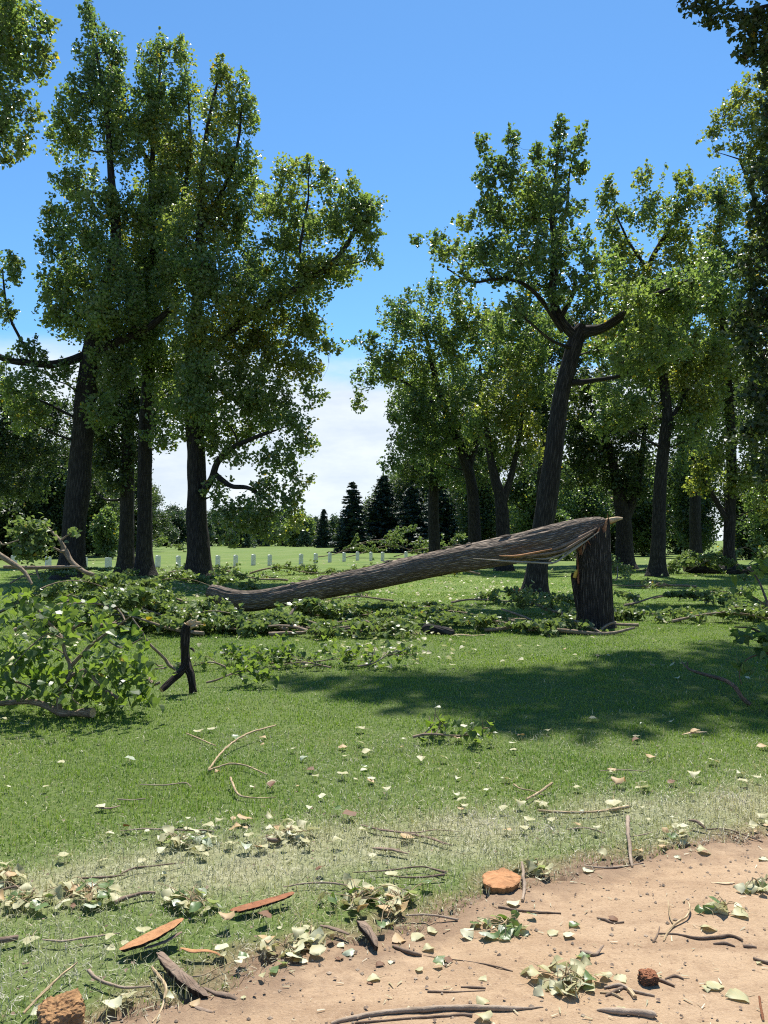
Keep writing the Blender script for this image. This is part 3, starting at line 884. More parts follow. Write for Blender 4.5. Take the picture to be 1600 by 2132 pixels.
make_tree('cottonwood_tree', 'tall cottonwood rising from the brown fallen log by the border of the stand', (1518, 1197), 37,
    [(1518, 1197, 25), (1519, 1120, 23), (1523, 1000, 21), (1520, 850, 18), (1508, 700, 14), (1500, 560, 9), (1500, 420, 4)], [[(1522, 1090, 13), (1495, 1050, 11), (1465, 1000, 8), (1440, 950, 5)]],
    [(1498, 388, 30, 36, 0), (1530, 435, 40, 42), (1494, 478, 36, 42), (1488, 565, 40, 42), (1548, 555, 46, 52), (1520, 650, 52, 52), (1580, 680, 46, 55), (1500, 755, 52, 50), (1570, 800, 52, 50),
     (1490, 855, 48, 44), (1558, 895, 56, 44), (1478, 945, 40, 38), (1540, 985, 50, 36), (1610, 960, 50, 60), (1460, 1010, 34, 28), (1590, 1050, 40, 34)],
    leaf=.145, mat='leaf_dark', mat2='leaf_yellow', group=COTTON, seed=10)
make_tree('cottonwood_tree', 'pale green cottonwood crown high behind the dark overhanging boughs', (1690, 1215), 30,
    [(1690, 1215, 42), (1690, 900, 34), (1680, 600, 24), (1660, 350, 14), (1640, 150, 5)], [[(1680, 620, 18), (1600, 480, 11), (1540, 330, 5)]],
    [(1478, 282, 24, 14, 0), (1510, 245, 24, 34, 0), (1540, 200, 24, 32, 0), (1558, 280, 42, 44), (1490, 315, 20, 12, 0), (1565, 360, 38, 44), (1600, 200, 40, 60), (1620, 330, 55, 70), (1640, 480, 70, 80), (1700, 350, 90, 100), (1700, 600, 90, 100)],
    leaf=.12, mat='leaf_yellow', group=COTTON, seed=11)
make_tree('cottonwood_tree', 'rounded cottonwood at the gap of sky, overhanging the dark spruces', (988, 1178), 46,
    [(988, 1178, 30), (988, 1100, 27), (982, 1010, 24), (962, 940, 20), (930, 860, 15), (900, 760, 9), (880, 660, 4)], [[(975, 980, 16), (1000, 880, 12), (1000, 760, 6)], [(900, 840, 9), (830, 790, 6), (770, 790, 3)]],
    [(842, 640, 30, 32), (820, 685, 38, 34), (900, 618, 34, 30), (955, 630, 42, 32), (880, 690, 56, 45), (768, 712, 30, 18, -1), (730, 712, 18, 9, -1), (800, 760, 52, 38), (758, 795, 28, 22, -1), (748, 838, 16, 22, -1),
     (870, 780, 66, 52), (942, 720, 56, 54), (1000, 680, 55, 46), (850, 855, 46, 44), (900, 880, 56, 52), (840, 930, 36, 32), (970, 830, 56, 52), (962, 915, 44, 32), (1030, 760, 56, 54), (815, 965, 22, 22), (900, 950, 40, 34)],
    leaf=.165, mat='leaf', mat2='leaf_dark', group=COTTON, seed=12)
make_tree('cottonwood_tree', 'cottonwood with a slanted double trunk between the spruces and the leaning tree', (1050, 1180), 41,
    [(1050, 1180, 32), (1048, 1100, 29), (1043, 1040, 25), (1030, 990, 19), (1018, 930, 14), (1010, 850, 8)], [[(1044, 1060, 17), (1062, 1000, 14), (1078, 930, 10), (1090, 850, 5)]],
    [(1060, 680, 46, 34), (1092, 740, 46, 46), (1060, 820, 55, 46), (1010, 880, 46, 38), (1082, 880, 46, 40), (1122, 800, 36, 46), (1092, 650, 34, 30), (1040, 935, 34, 32), (1112, 935, 34, 34), (1090, 600, 30, 26), (1130, 700, 40, 40)],
    leaf=.155, mat='leaf', mat2='leaf_yellow', group=COTTON, seed=13)
for i_, (bx_, by_, Y_t, lab_, bl_) in enumerate([
    (1130, 1172, 52, 'shaded cottonwood whose crown fills the space behind the leaning trunk', [(1040, 700, 55, 50), (1120, 720, 60, 55), (1090, 800, 60, 55), (1180, 800, 60, 55), (1130, 870, 60, 50), (1060, 880, 50, 46), (1200, 720, 55, 50), (1150, 650, 50, 46), (1200, 900, 46, 46), (1230, 650, 50, 46)]),
    (1450, 1170, 55, 'shaded cottonwood behind the upright bare trunk, crown in patchy light', [(1300, 760, 55, 50), (1370, 800, 60, 55), (1440, 780, 60, 55), (1500, 700, 55, 60), (1400, 880, 60, 50), (1480, 870, 60, 55), (1330, 860, 55, 46), (1290, 690, 55, 50), (1380, 700, 55, 50), (1450, 950, 55, 40), (1550, 800, 55, 60)]),
    (905, 1168, 58, 'dark cottonwood behind the overhanging crown above the spruces', [(850, 800, 46, 46), (900, 840, 56, 50), (960, 800, 56, 50), (870, 900, 50, 46), (930, 920, 56, 46), (990, 900, 56, 50), (900, 985, 56, 36), (970, 990, 56, 36), (1030, 960, 50, 40), (850, 965, 30, 30), (1090, 960, 50, 40)])]):
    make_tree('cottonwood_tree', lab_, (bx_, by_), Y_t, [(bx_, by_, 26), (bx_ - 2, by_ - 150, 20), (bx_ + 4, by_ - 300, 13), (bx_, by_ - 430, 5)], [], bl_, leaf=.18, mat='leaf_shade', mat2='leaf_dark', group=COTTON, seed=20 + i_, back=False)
# the big tree beside the photographer: trunk out of frame, boughs hang in and its crown shades the near lawn
make_tree('cottonwood_tree', 'near cottonwood whose large dark leaves hang down along the border of the view', (2080, 1302), 15.4,
    [(2080, 1302, 120), (2070, 1000, 100), (2040, 600, 84), (2000, 200, 62), (1930, -200, 40), (1880, -600, 14)],
    [[(2000, 200, 40), (1850, 50, 24), (1700, 0, 12), (1560, 20, 6)], [(2040, 560, 34), (1850, 520, 20), (1680, 500, 8)],
     [(1980, 60, 50), (1750, -180, 32), (1500, -330, 20), (1260, -420, 8)]],
    [(1452, 8, 36, 20, 0), (1500, 30, 36, 34, 0), (1556, 60, 40, 34, 0), (1548, 118, 22, 20, 0), (1600, 90, 36, 55, 0), (1596, 165, 18, 20, 0), (1608, 250, 24, 42, 0), (1602, 420, 34, 50, 0), (1604, 520, 32, 55, .2),
     (1600, 620, 30, 55, 0), (1606, 740, 34, 62, 0), (1604, 870, 28, 60, 0), (1578, 470, 32, 46, .2), (1566, 560, 30, 50, .2), (1570, 640, 34, 46, .2), (1566, 730, 34, 50, .2), (1572, 820, 36, 50, .2), (1566, 910, 34, 44, .2), (1580, 360, 30, 34, .2), (1600, 980, 34, 40, .3), (1540, 680, 24, 34, .4), (1640, 60, 60, 90, 0), (1680, 250, 70, 110), (1690, 480, 80, 110), (1690, 700, 80, 110), (1800, 300, 120, 160), (1800, 650, 120, 150),
     (1640, -80, 80, 70, .2), (1760, -150, 110, 100), (1560, -160, 80, 50, .4), (1900, 0, 130, 140), (1880, 850, 120, 100), (2000, 400, 120, 200), (1950, 700, 120, 160),
     (1700, -350, 130, 110), (1860, -320, 130, 120)],
    leaf=.105, mat='leaf_shade', group=COTTON, seed=14, rc=.30, depth=.25, dens=1.0,  # backlit silhouette put into the dark leaf colour
    high=[(-.7, 8.8, .45), (0, 8.7, .75), (.6, 7.7, .6), (.9, 8.6, 1), (1.1, 7.0, .55), (1.8, 8.4, 1.25), (1.9, 7.3, .8), (2.8, 8.9, 1.5), (2.8, 7.4, .8), (3.8, 9.3, 1.6), (3.5, 10.5, .8), (4.8, 9.6, 1.9), (5, 11.1, .9),
          (4.6, 8.2, 1.2), (6, 10, 1.9), (6, 8.4, 1.4), (7.4, 10, 2.1), (7.5, 8.5, 1.6)])
print('leaves', N_LEAF[0])
# ------------------------------------------------------------------ far trees, spruces, headstones
def round_tree(name, label, x, Y, htop, wid, group, seed, leaf, mat, base_gap=.08, lean=0.0, n=9, cat='tree', mat2=None, dens=1.0):
    """a free-standing leafy tree: short trunk, crown of uneven boughs; x in metres"""
    r = np.random.default_rng(seed + 900)
    root = thing(name, label, cat, (x, Y, 0), group)
    tr = spline([[x, Y, -.1, .022 * htop], [x + lean * .3, Y, .3 * htop, .018 * htop], [x + lean, Y, .85 * htop, .004 * htop]], .5)
    MB_ = MB()
    tube(MB_, tr[:, :3], tr[:, 3], 8, rough=.08)
    MB_.build('trunk', M['bark'], root, tcoord=True)
    cr = MB()
    for k in range(n):
        t = (k + .5) / n
        z = htop * (base_gap + (1 - base_gap) * (.12 + .78 * t))
        a = r.uniform(0, 2 * math.pi)
        prof = math.sin(math.pi * min(1, .18 + .80 * t)) ** .7
        d = wid * .5 * prof * r.uniform(.25, .62)
        c = np.array([x + lean * t + d * math.cos(a), Y + d * math.sin(a), z])
        R = wid * r.uniform(.22, .34) * (.6 + .4 * prof)
        Rz = min(R * 1.1, htop * .22)
        rc = R * .42
        ns = int(16 * dens)
        u = unit(r.normal(size=(ns, 3)))
        cc = c + u * (r.random(ns) ** .4)[:, None] * np.array([R, R, Rz])
        nl = int(1.1 * rc * rc * math.pi / (leaf * leaf * .28))
        idx = np.repeat(np.arange(ns), r.poisson(nl, ns))
        L_ = cc[idx] + r.normal(size=(len(idx), 3)) * rc * np.array([.55, .55, .6])
        L_[:, 2] = np.maximum(L_[:, 2], .12)
        add_leaves(cr, L_, leaf, LQ, mi=0 if (mat2 is None or r.random() < .6) else 1, r=r)
        N_LEAF[0] += len(L_)
    cr.build('crown', [M[mat]] + ([M[mat2]] if mat2 else []), root)
    return root

# the distant line of trees beyond the lawn
r = np.random.default_rng(71)
FL = 'trees of the distant line beyond the headstones'
for px, top, Yd, wpx in [(335, 1068, 205, 60), (362, 1054, 215, 62), (395, 1058, 220, 60), (440, 1066, 210, 60), (475, 1060, 225, 58), (512, 1055, 215, 60), (548, 1064, 205, 56),
                         (585, 1060, 220, 60), (618, 1066, 195, 54), (640, 1070, 190, 44), (655, 1078, 200, 40), (700, 1072, 195, 40), (718, 1076, 190, 36),
                         (420, 1082, 160, 50), (500, 1088, 165, 46), (30, 1060, 190, 80), (100, 1050, 200, 80), (180, 1055, 195, 80), (250, 1060, 205, 70), (300, 1064, 200, 66)]:
    h = (1125 - top) * Yd / F + HC
    pale = px in (640, 700, 718, 618)
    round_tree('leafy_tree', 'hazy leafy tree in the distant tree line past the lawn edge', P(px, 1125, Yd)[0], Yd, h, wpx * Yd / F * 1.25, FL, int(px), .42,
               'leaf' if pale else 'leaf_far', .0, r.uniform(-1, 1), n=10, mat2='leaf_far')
# leafy trees of the middle distance, filling in behind the trunks
MD = 'middle distance trees behind the cottonwood trunks'
mid = [(-20, 880, 74, 150), (60, 900, 80, 150), (130, 930, 70, 130), (205, 905, 78, 140), (262, 975, 95, 90), (300, 1000, 110, 80), (232, 1050, 64, 55), (20, 1000, 66, 120), (175, 1000, 72, 100), (-60, 960, 62, 130), (95, 1030, 70, 90)]
for i, (px, top, Yd, wpx) in enumerate(mid):
    h = (1125 - top) * Yd / F + HC
    round_tree('leafy_tree', ['dark broad tree at the border behind the leafy branch heap', 'dark tree seen between the heap of branches and the thickest trunk', 'low dark tree just behind the thickest trunk',
               'dark tree filling the space between the thick trunk and the twin trunks', 'small far tree peeping out beside the twin trunks', 'far low tree behind the straight narrow trunk', 'light green bush like tree low between the thick trunk and the twin trunks', 'low dark tree just behind the arching branch', 'low dark tree between thick trunk and slim trunk', 'dark tree cut by the frame behind the leafy heap', 'low dark bushy tree at the foot of the far border trees'][i],
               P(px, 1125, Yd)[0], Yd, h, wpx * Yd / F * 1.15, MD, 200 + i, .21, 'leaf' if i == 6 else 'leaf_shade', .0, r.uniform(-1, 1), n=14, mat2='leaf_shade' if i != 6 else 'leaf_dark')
mid2 = [(1120, 930, 84, 130), (1205, 950, 76, 120), (1260, 960, 90, 120), (1340, 945, 80, 110), (1420, 930, 92, 120), (1440, 880, 70, 120), (1560, 960, 66, 120), (1625, 900, 60, 120), (1010, 960, 88, 110), (1545, 1070, 95, 60), (1180, 1060, 62, 60), (890, 930, 120, 130), (965, 925, 116, 130), (845, 970, 125, 90), (1290, 1040, 100, 90), (1590, 1010, 90, 110), (836, 990, 114, 110), (900, 955, 110, 130), (790, 1030, 118, 90)]
ml2 = ['dark tree just behind the leaning trunk', 'bushy green tree behind the fork of the leaning tree', 'dark tree behind the stump top', 'shaded tree between the forked dark trunk and the upright trunk',
       'shaded far tree over the strip of bright far lawn', 'leafy tree high behind the upright bare trunk', 'tree behind the tall trunk by the brown log', 'leafy tree at the very border behind the dark boughs',
       'dark tree behind the slanted double trunk', 'low round tree beside the patch of pale water light', 'sunlit low tree behind the hinge of the snapped trunk', 'dark leafy tree rising behind the broad spruce', 'dark leafy tree between broad spruce and slanted trunk', 'dark tree filling in behind the tallest spruce', 'low shaded tree behind the forked dark trunk foot', 'shaded tree behind the brown log at the border', 'dark leafy tree close behind the tallest spruce', 'dark leafy tree under the overhanging crown behind the spruces', 'low dark tree between the slender and the tallest spruce']
for i, (px, top, Yd, wpx) in enumerate(mid2):
    h = (1125 - top) * Yd / F + HC
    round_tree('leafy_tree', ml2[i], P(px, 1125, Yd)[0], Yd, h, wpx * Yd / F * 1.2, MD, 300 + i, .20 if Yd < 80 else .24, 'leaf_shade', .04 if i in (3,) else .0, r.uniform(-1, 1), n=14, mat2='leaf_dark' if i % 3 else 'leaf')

def spruce(label, px, top, Yd, hw, seed, group='dark spruces past the headstones'):
    r = np.random.default_rng(seed)
    x = P(px, 1125, Yd)[0]
    H = (1125 - top) * Yd / F + HC
    Rb = hw * Yd / F
    root = thing('spruce_tree', label, 'spruce tree', (x, Yd, 0), group)
    tb = MB()
    tube(tb, np.array([[x, Yd, -.1], [x, Yd, H * .5], [x, Yd, H * .96]]), [.18, .11, .02], 8)
    tb.build('trunk', M['bark'], root, tcoord=True)
    cr = MB()
    nw = int(H / .26)
    for k in range(nw):
        t = k / nw
        z = .2 + (H - .3) * (t + r.uniform(-.01, .01))
        R = Rb * (1 - t) ** .75 * r.uniform(.8, 1.2) + .14
        nb = int(10 + 13 * (1 - t))
        for a in r.uniform(0, 2 * math.pi, nb):
            Lb = R * r.uniform(.55, 1.25)
            m = int(26 * Lb / 1.5 + 10)
            s = r.random(m) ** .7
            dirv = np.array([math.cos(a), math.sin(a), 0])
            prp = np.array([-math.sin(a), math.cos(a), 0])
            c = np.array([x, Yd, z]) + (s * Lb)[:, None] * dirv + (r.normal(0, .16, m) * (1.1 - .7 * s) * Lb * .6)[:, None] * prp
            c[:, 2] += -.28 * s * Lb + .18 * s ** 3 * Lb + r.normal(0, .05, m)
            c[:, 2] = np.maximum(c[:, 2], .06)
            dd = dirv * .9 + prp * r.normal(0, .6, (m, 1)) + np.array([0, 0, -.35])
            add_leaves(cr, c, .36, (LN[0] * np.array([4.5, 1, 1]), LN[1]), 1.2, r=r, dirs=dd)
    cr.build('crown', M['needle'], root)
for i, a in enumerate([('slender dark spruce with a sharp tip at the edge of the white sky', 735, 1000, 100, 40), ('tallest dark spruce, the middle one past the headstones', 800, 985, 104, 60),
          ('dark spruce under the overhanging cottonwood crown', 862, 1004, 100, 58), ('broad dark spruce hidden partly by the raised log', 925, 985, 96, 62),
          ('tiny faraway pointed spruce standing alone in the distant tree line', 675, 1058, 165, 19), ('dark spruce behind the slanted double trunk', 1075, 1010, 100, 44)]):
    spruce(*a, seed=40 + i)

# headstones ----------------------------------------------------------------
def headstone_mesh():
    w, t, h, sag = .33, .10, .66, .035
    bm = bmesh.new()
    prof = [(-w / 2, -.12), (w / 2, -.12)]
    for k in range(9):
        u = 1 - 2 * k / 8
        prof.append((u * w / 2, h - sag * u * u))
    f = bm.faces.new([bm.verts.new((a, -t / 2, b)) for a, b in prof])
    ex = bmesh.ops.extrude_face_region(bm, geom=[f])
    bmesh.ops.translate(bm, vec=(0, t, 0), verts=[v for v in ex['geom'] if isinstance(v, bmesh.types.BMVert)])
    bmesh.ops.recalc_face_normals(bm, faces=bm.faces)
    bmesh.ops.bevel(bm, geom=[e for e in bm.edges if e.calc_face_angle(0) > .8], offset=.008, segments=2, affect='EDGES')
    me = bpy.data.meshes.new('headstone')
    bm.to_mesh(me)
    bm.free()
    me.materials.append(M['marble'])
    return me
HM = headstone_mesh()
HS = [(30, 1180, 40, 'white headstone glimpsed above the arching fallen branch at the border'), (101, 1184, 52, 'white headstone showing between the leafy heap and the thickest trunk'),
      (176, 1187, 58, 'white headstone touching the sunny flank of the thickest trunk'), (226, 1188, 30, 'widest looking white headstone, alone on the grass between thick trunk and twin trunks'),
      (329, 1181, 56, 'white headstone just past the straight narrow trunk'), (372, 1182, 62, 'white headstone midway between straight trunk and flared trunk'),
      (454, 1181, 58, 'first white headstone past the flared trunk'), (491, 1179, 60, 'second white headstone past the flared trunk'), (528, 1177, 60, 'white headstone partly crossed by drooping cottonwood leaves'),
      (562, 1178, 62, 'headstone shaded behind the lowest drooping leaf spray'), (627, 1175, 62, 'white headstone standing clear above the bent end of the log'), (658, 1173, 62, 'second white headstone clear of the drooping leaves'),
      (687, 1171, 56, 'white headstone below the tiny far spruce'), (717, 1169, 60, 'white headstone under the edge of the slender spruce'), (745, 1167, 60, 'white headstone before the slender dark spruce'),
      (773, 1168, 62, 'bluish shaded headstone before the spruce shadow'), (797, 1168, 62, 'shaded headstone before the tallest spruce'), (846, 1166, 62, 'shaded headstone whose top just shows over the log'),
      (1498, 1160, 50, 'tiny pale headstone on the far bright lawn past the tall trunk')]
for px, by, yaw, lab in HS:
    g = G(px, by)
    o = bpy.data.objects.new('headstone', HM)
    COL.objects.link(o)
    o.location = (g[0], g[1], 0)
    o.rotation_euler = (random.Random(px).uniform(-.02, .02), random.Random(px + 1).uniform(-.02, .02), math.radians(yaw + 6 * math.sin(px)))
    tag(o, lab, 'headstone', 'white headstones in a row across the lawn')
# ------------------------------------------------------------------ the snapped tree: stump, bent-over trunk, splinters
def snapped_tree():
    Y0 = 14.25
    g = G(1238, 1303)
    root = thing('snapped_tree', 'snapped thick tree trunk bent over from its standing stump onto the lawn', 'broken tree', g)
    m = Y0 / F
    # stump
    rad = [(1238, 1310, 92), (1238, 1296, 80), (1238, 1275, 75), (1237, 1230, 72), (1236, 1180, 71), (1235, 1140, 69), (1234, 1085, 66)]
    sk = spline([[*P(a, b, Y0), w * m / 2] for a, b, w in rad], .025)
    def post(v, th, L):
        # uneven break: high at the hinge side, low at the log side
        base = v[:1, :, 2]
        x = np.cos(th)
        sx = v[-1, :, 0]
        k = (sx - sx.min()) / (sx.max() - sx.min())
        top = 1.32 + .50 * k ** .8 + .10 * vnoise(np.stack([th * 4, th * 0, th * 0], 1), 4) + .06 * vnoise(np.stack([th * 11, th * 0, th * 0], 1), 5)
        full = v[-1, :, 2].mean()
        w = np.clip((v[..., 2] - 1.0) / (full - 1.0), 0, None)
        v[..., 2] = np.where(v[..., 2] > 1.0, 1.0 + w * (top[None] - 1.0), v[..., 2])
        return v
    mb = MB()
    tube(mb, sk[:, :3], sk[:, 3], 84, rough=.085, rf=22, lf=1.1, seed=3, cap_mi=1, post=post, up=np.array([0, 1., 0]))
    st = mb.build('stump', [M['bark_stump'], M['wood_orange']], root, tcoord=True)
    st['origin'] = list(root['origin'])
    # spikes of torn wood on the broken rim
    top = P(1250, 1100, Y0)
    r = np.random.default_rng(8)
    for a, b, w, mt in [((1262, 1150), (1266, 1068), 9, 'wood_orange'), ((1252, 1150), (1256, 1092), 13, 'wood_orange'), ((1240, 1150), (1246, 1106), 10, 'wood_pale'),
                        ((1205, 1215), (1203, 1152), 10, 'wood_red'), ((1270, 1150), (1271, 1110), 7, 'bark_chip'), ((1228, 1150), (1232, 1120), 9, 'wood_orange')]:
        p, q = P(*a, Y0 - .16 + .1 * r.random()), P(*b, Y0 - .10 + .1 * r.random())
        mm = MB()
        pts = spline([[*p, w * m / 2], [*((p + q) / 2), w * m * .45], [*q, w * m * .06]], .05)
        tube(mm, pts[:, :3], pts[:, 3], 7, flat=.45, rough=.25, seed=int(a[0]))
        mm.build('splinter', M[mt], st, tcoord=True)
    # bark flap hanging from the stump's edge
    mm = MB()
    pts = spline([[*P(1210, 1296, Y0 - .12), .03], [*P(1203, 1250, Y0 - .12), .05], [*P(1194, 1203, Y0 - .1), .045], [*P(1192, 1193, Y0 - .1), .015]], .04)
    tube(mm, pts[:, :3], pts[:, 3], 8, flat=.4, rough=.3, seed=12)
    mm.build('bark_flap', M['bark_stump'], st, tcoord=True)
    mm = MB()
    pts = spline([[*P(1196, 1203, Y0 - .14), .035], [*P(1200, 1190, Y0 - .14), .03], [*P(1203, 1186, Y0 - .12), .008]], .03)
    tube(mm, pts[:, :3], pts[:, 3], 7, flat=.5, rough=.4, seed=13)
    mm.build('torn_wood', wood_mat('torn yellow wood', (.55, .34, .05), (.70, .48, .10)), st)
    # bent trunk: from the hinge down to the lawn, running away from the viewer
    pth = [(1263, 1086, 12, 14.22), (1248, 1090, 30, 14.22), (1215, 1103, 50, 14.22), (1180, 1115, 60, 14.25), (1140, 1128, 66, 14.3), (1090, 1139, 62, 14.45), (1020, 1153, 59, 14.7), (940, 1167, 53, 15.0), (860, 1184, 51, 15.35),
           (780, 1202, 49, 15.7), (700, 1219, 46, 16.1), (630, 1233, 44, 16.5), (565, 1246, 43, 16.85), (515, 1251, 44, 17.05), (475, 1245, 41, 17.15), (450, 1236, 37, 17.2), (437, 1230, 28, 17.25)]
    s = spline([[*P(a, b, y), w * y / F / 2] for a, b, w, y in pth], .03)
    mb = MB()
    tube(mb, s[:, :3], s[:, 3], 84, rough=.075, rf=20, lf=1.1, seed=21, cap_mi=1)
    lg = mb.build('fallen_trunk', [M['bark_log'], M['wood_pale']], root, tcoord=True)
    lg['origin'] = list(root['origin'])
    # long pale fibres torn out under the hinge
    for k, (pts_, w, mt) in enumerate([([(985, 1163), (1050, 1168), (1110, 1171), (1152, 1172), (1176, 1158), (1210, 1134), (1248, 1107)], 4.0, 'wood_grey'),
                                ([(1085, 1158), (1130, 1154), (1172, 1146), (1205, 1128), (1236, 1108)], 6, 'bark_chip'), ([(1040, 1157), (1075, 1158), (1110, 1152), (1150, 1143)], 9, 'wood_orange'),
                                ([(1110, 1163), (1140, 1163), (1180, 1150), (1215, 1127)], 4, 'wood_grey'), ([(1130, 1150), (1170, 1138), (1215, 1116), (1244, 1099)], 6, 'bark_chip'),
                                ([(1236, 1089), (1262, 1085), (1282, 1081), (1297, 1079)], 11, 'wood_pale'), ([(1240, 1094), (1266, 1090), (1288, 1083)], 7, 'wood_orange')]):
        yy = 13.86 if k < 5 else 14.1
        q = [[*P(a, b, yy + (.02 * k) + max(0, (1150 - a) * .0022)), w * m / 2 * (1 if i not in (0, len(pts_) - 1) else .35)] for i, (a, b) in enumerate(pts_)]
        sp_ = spline(q, .04)
        mm = MB()
        tube(mm, sp_[:, :3], sp_[:, 3], 7, flat=.6, rough=.2, seed=30 + k)
        mm.build('splinter', M[mt], lg, tcoord=True)
    # the torn hinge: many short fibres and slivers standing out of the break
    for k in range(16):
        a0, b0 = r.uniform(1196, 1262), 0
        b0 = 1150 - (a0 - 1196) * .78 + r.uniform(-4, 10)
        yy = Y0 + r.uniform(-.36, .05)
        p = P(a0, b0 + 14, yy)
        ang = r.uniform(-.2, .75)
        L = r.uniform(.06, .22)
        e = p + np.array([math.sin(ang) * L * r.choice([-.7, 1]), r.uniform(-.05, .03), math.cos(ang) * L])
        q = spline([[*p, r.uniform(.005, .012)], [*((p + e) / 2 + r.normal(0, .012, 3)), .009], [*e, .0015]], .03)
        mm = MB()
        tube(mm, q[:, :3], q[:, 3], 6, flat=.5, rough=.3, seed=200 + k)
        mm.build('splinter', M[['wood_red', 'wood_pale', 'wood_red', 'bark_chip'][k % 4]], st, tcoord=True)
    # plates of loose bark standing off the sunny upper side of the log
    for k in range(26):
        i = r.integers(60, len(s) - 70)
        p, t = s[i, :3], unit(s[i + 3, :3] - s[i - 3, :3])
        R = s[i, 3]
        a = r.uniform(-.5, .5)
        up = np.array([0, 0, 1.]) - t * t[2]
        up = unit(up)
        sd_ = np.cross(t, up)
        nrm = up * math.cos(a) + sd_ * math.sin(a)
        c = p + nrm * (R + .012)
        L = r.uniform(.10, .24)
        mm = MB()
        e = spline([[*(c - t * L / 2), .012], [*(c + nrm * .012), .03], [*(c + t * L / 2 + nrm * .02), .008]], .03)
        tube(mm, e[:, :3], e[:, 3], 6, flat=.35, up=nrm, rough=.3, seed=k)
        mm.build('bark_plate', M['bark_log'], lg, tcoord=True)
    return root
snapped_tree()

def stem_group(name, label, cat, stems, mat='twig', group=None, origin=None, cut=None, rough=.1, step=.03, sides=9, part='stem'):
    """a woody piece made of joined stems; rows are (px, py, width px, Y); the part names are stem / cut_end"""
    allp = [[P(a, b, y) for a, b, w, y in s] for s in stems]
    o = origin if origin is not None else np.array([allp[0][0][0], allp[0][0][1], 0])
    root = thing(name, label, cat, o, group)
    for k, s in enumerate(stems):
        q = spline([[*P(a, b, y), w * y / F / 2] for a, b, w, y in s], step)
        mb = MB()
        tube(mb, q[:, :3], q[:, 3], sides, rough=rough, rf=6, lf=5, seed=k + len(label), cap_mi=1)
        mb.build(part, [M[mat], M['wood_pale']], root, tcoord=True)
    return root

# the upright broken limb standing on two prongs
ul = stem_group('broken_limb', 'dark broken limb standing upright on two prongs with a torn pale top', 'broken limb',
    [[(403, 1441, 17, 8.15), (401, 1425, 15, 8.15), (397, 1403, 17, 8.17), (389, 1384, 22, 8.2), (386, 1360, 20, 8.2), (387, 1330, 20, 8.2), (389, 1310, 19, 8.2), (393, 1301, 17, 8.2)],
     [(390, 1379, 16, 8.2), (377, 1399, 15, 8.15), (360, 1415, 13, 8.1), (346, 1428, 14, 8.05), (336, 1437, 11, 8.0)],
     [(398, 1350, 5, 8.1), (402, 1352, 5, 8.08), (405, 1357, 3, 8.05)]], 'limb_dark', rough=.2, step=.012, sides=22)
for k, (a, b, w) in enumerate([((389, 1312), (399, 1290), 11), ((391, 1308), (410, 1291), 12), ((393, 1306), (419, 1295), 11), ((396, 1303), (425, 1301), 7), ((392, 1310), (414, 1304), 9), ((386, 1312), (389, 1295), 6)]):
    p, e = P(*a, 8.2 + .01 * (k % 3)), P(*b, 8.18 - .012 * k)
    m = 8.2 / F / 2
    q = spline([[*p, w * m], [*((p + e) / 2 + np.array([0, 0, .012])), w * m * .85], [*e, w * m * .2]], .008)
    mb = MB()
    tube(mb, q[:, :3], q[:, 3], 9, flat=.7, rough=.45, rf=10, lf=16, seed=77 + k)
    mb.build('splinter', M['wood_pale'], ul, tcoord=True)
# ------------------------------------------------------------------ fallen branches
def foliage(root, c, size, mat, shape, r, name='foliage', up_bias=.35, droop=.3):
    mb = MB()
    add_leaves(mb, c, size, shape, up_bias, droop, r=r)
    mb.build(name, M[mat], root)
    N_LEAF[0] += len(c)

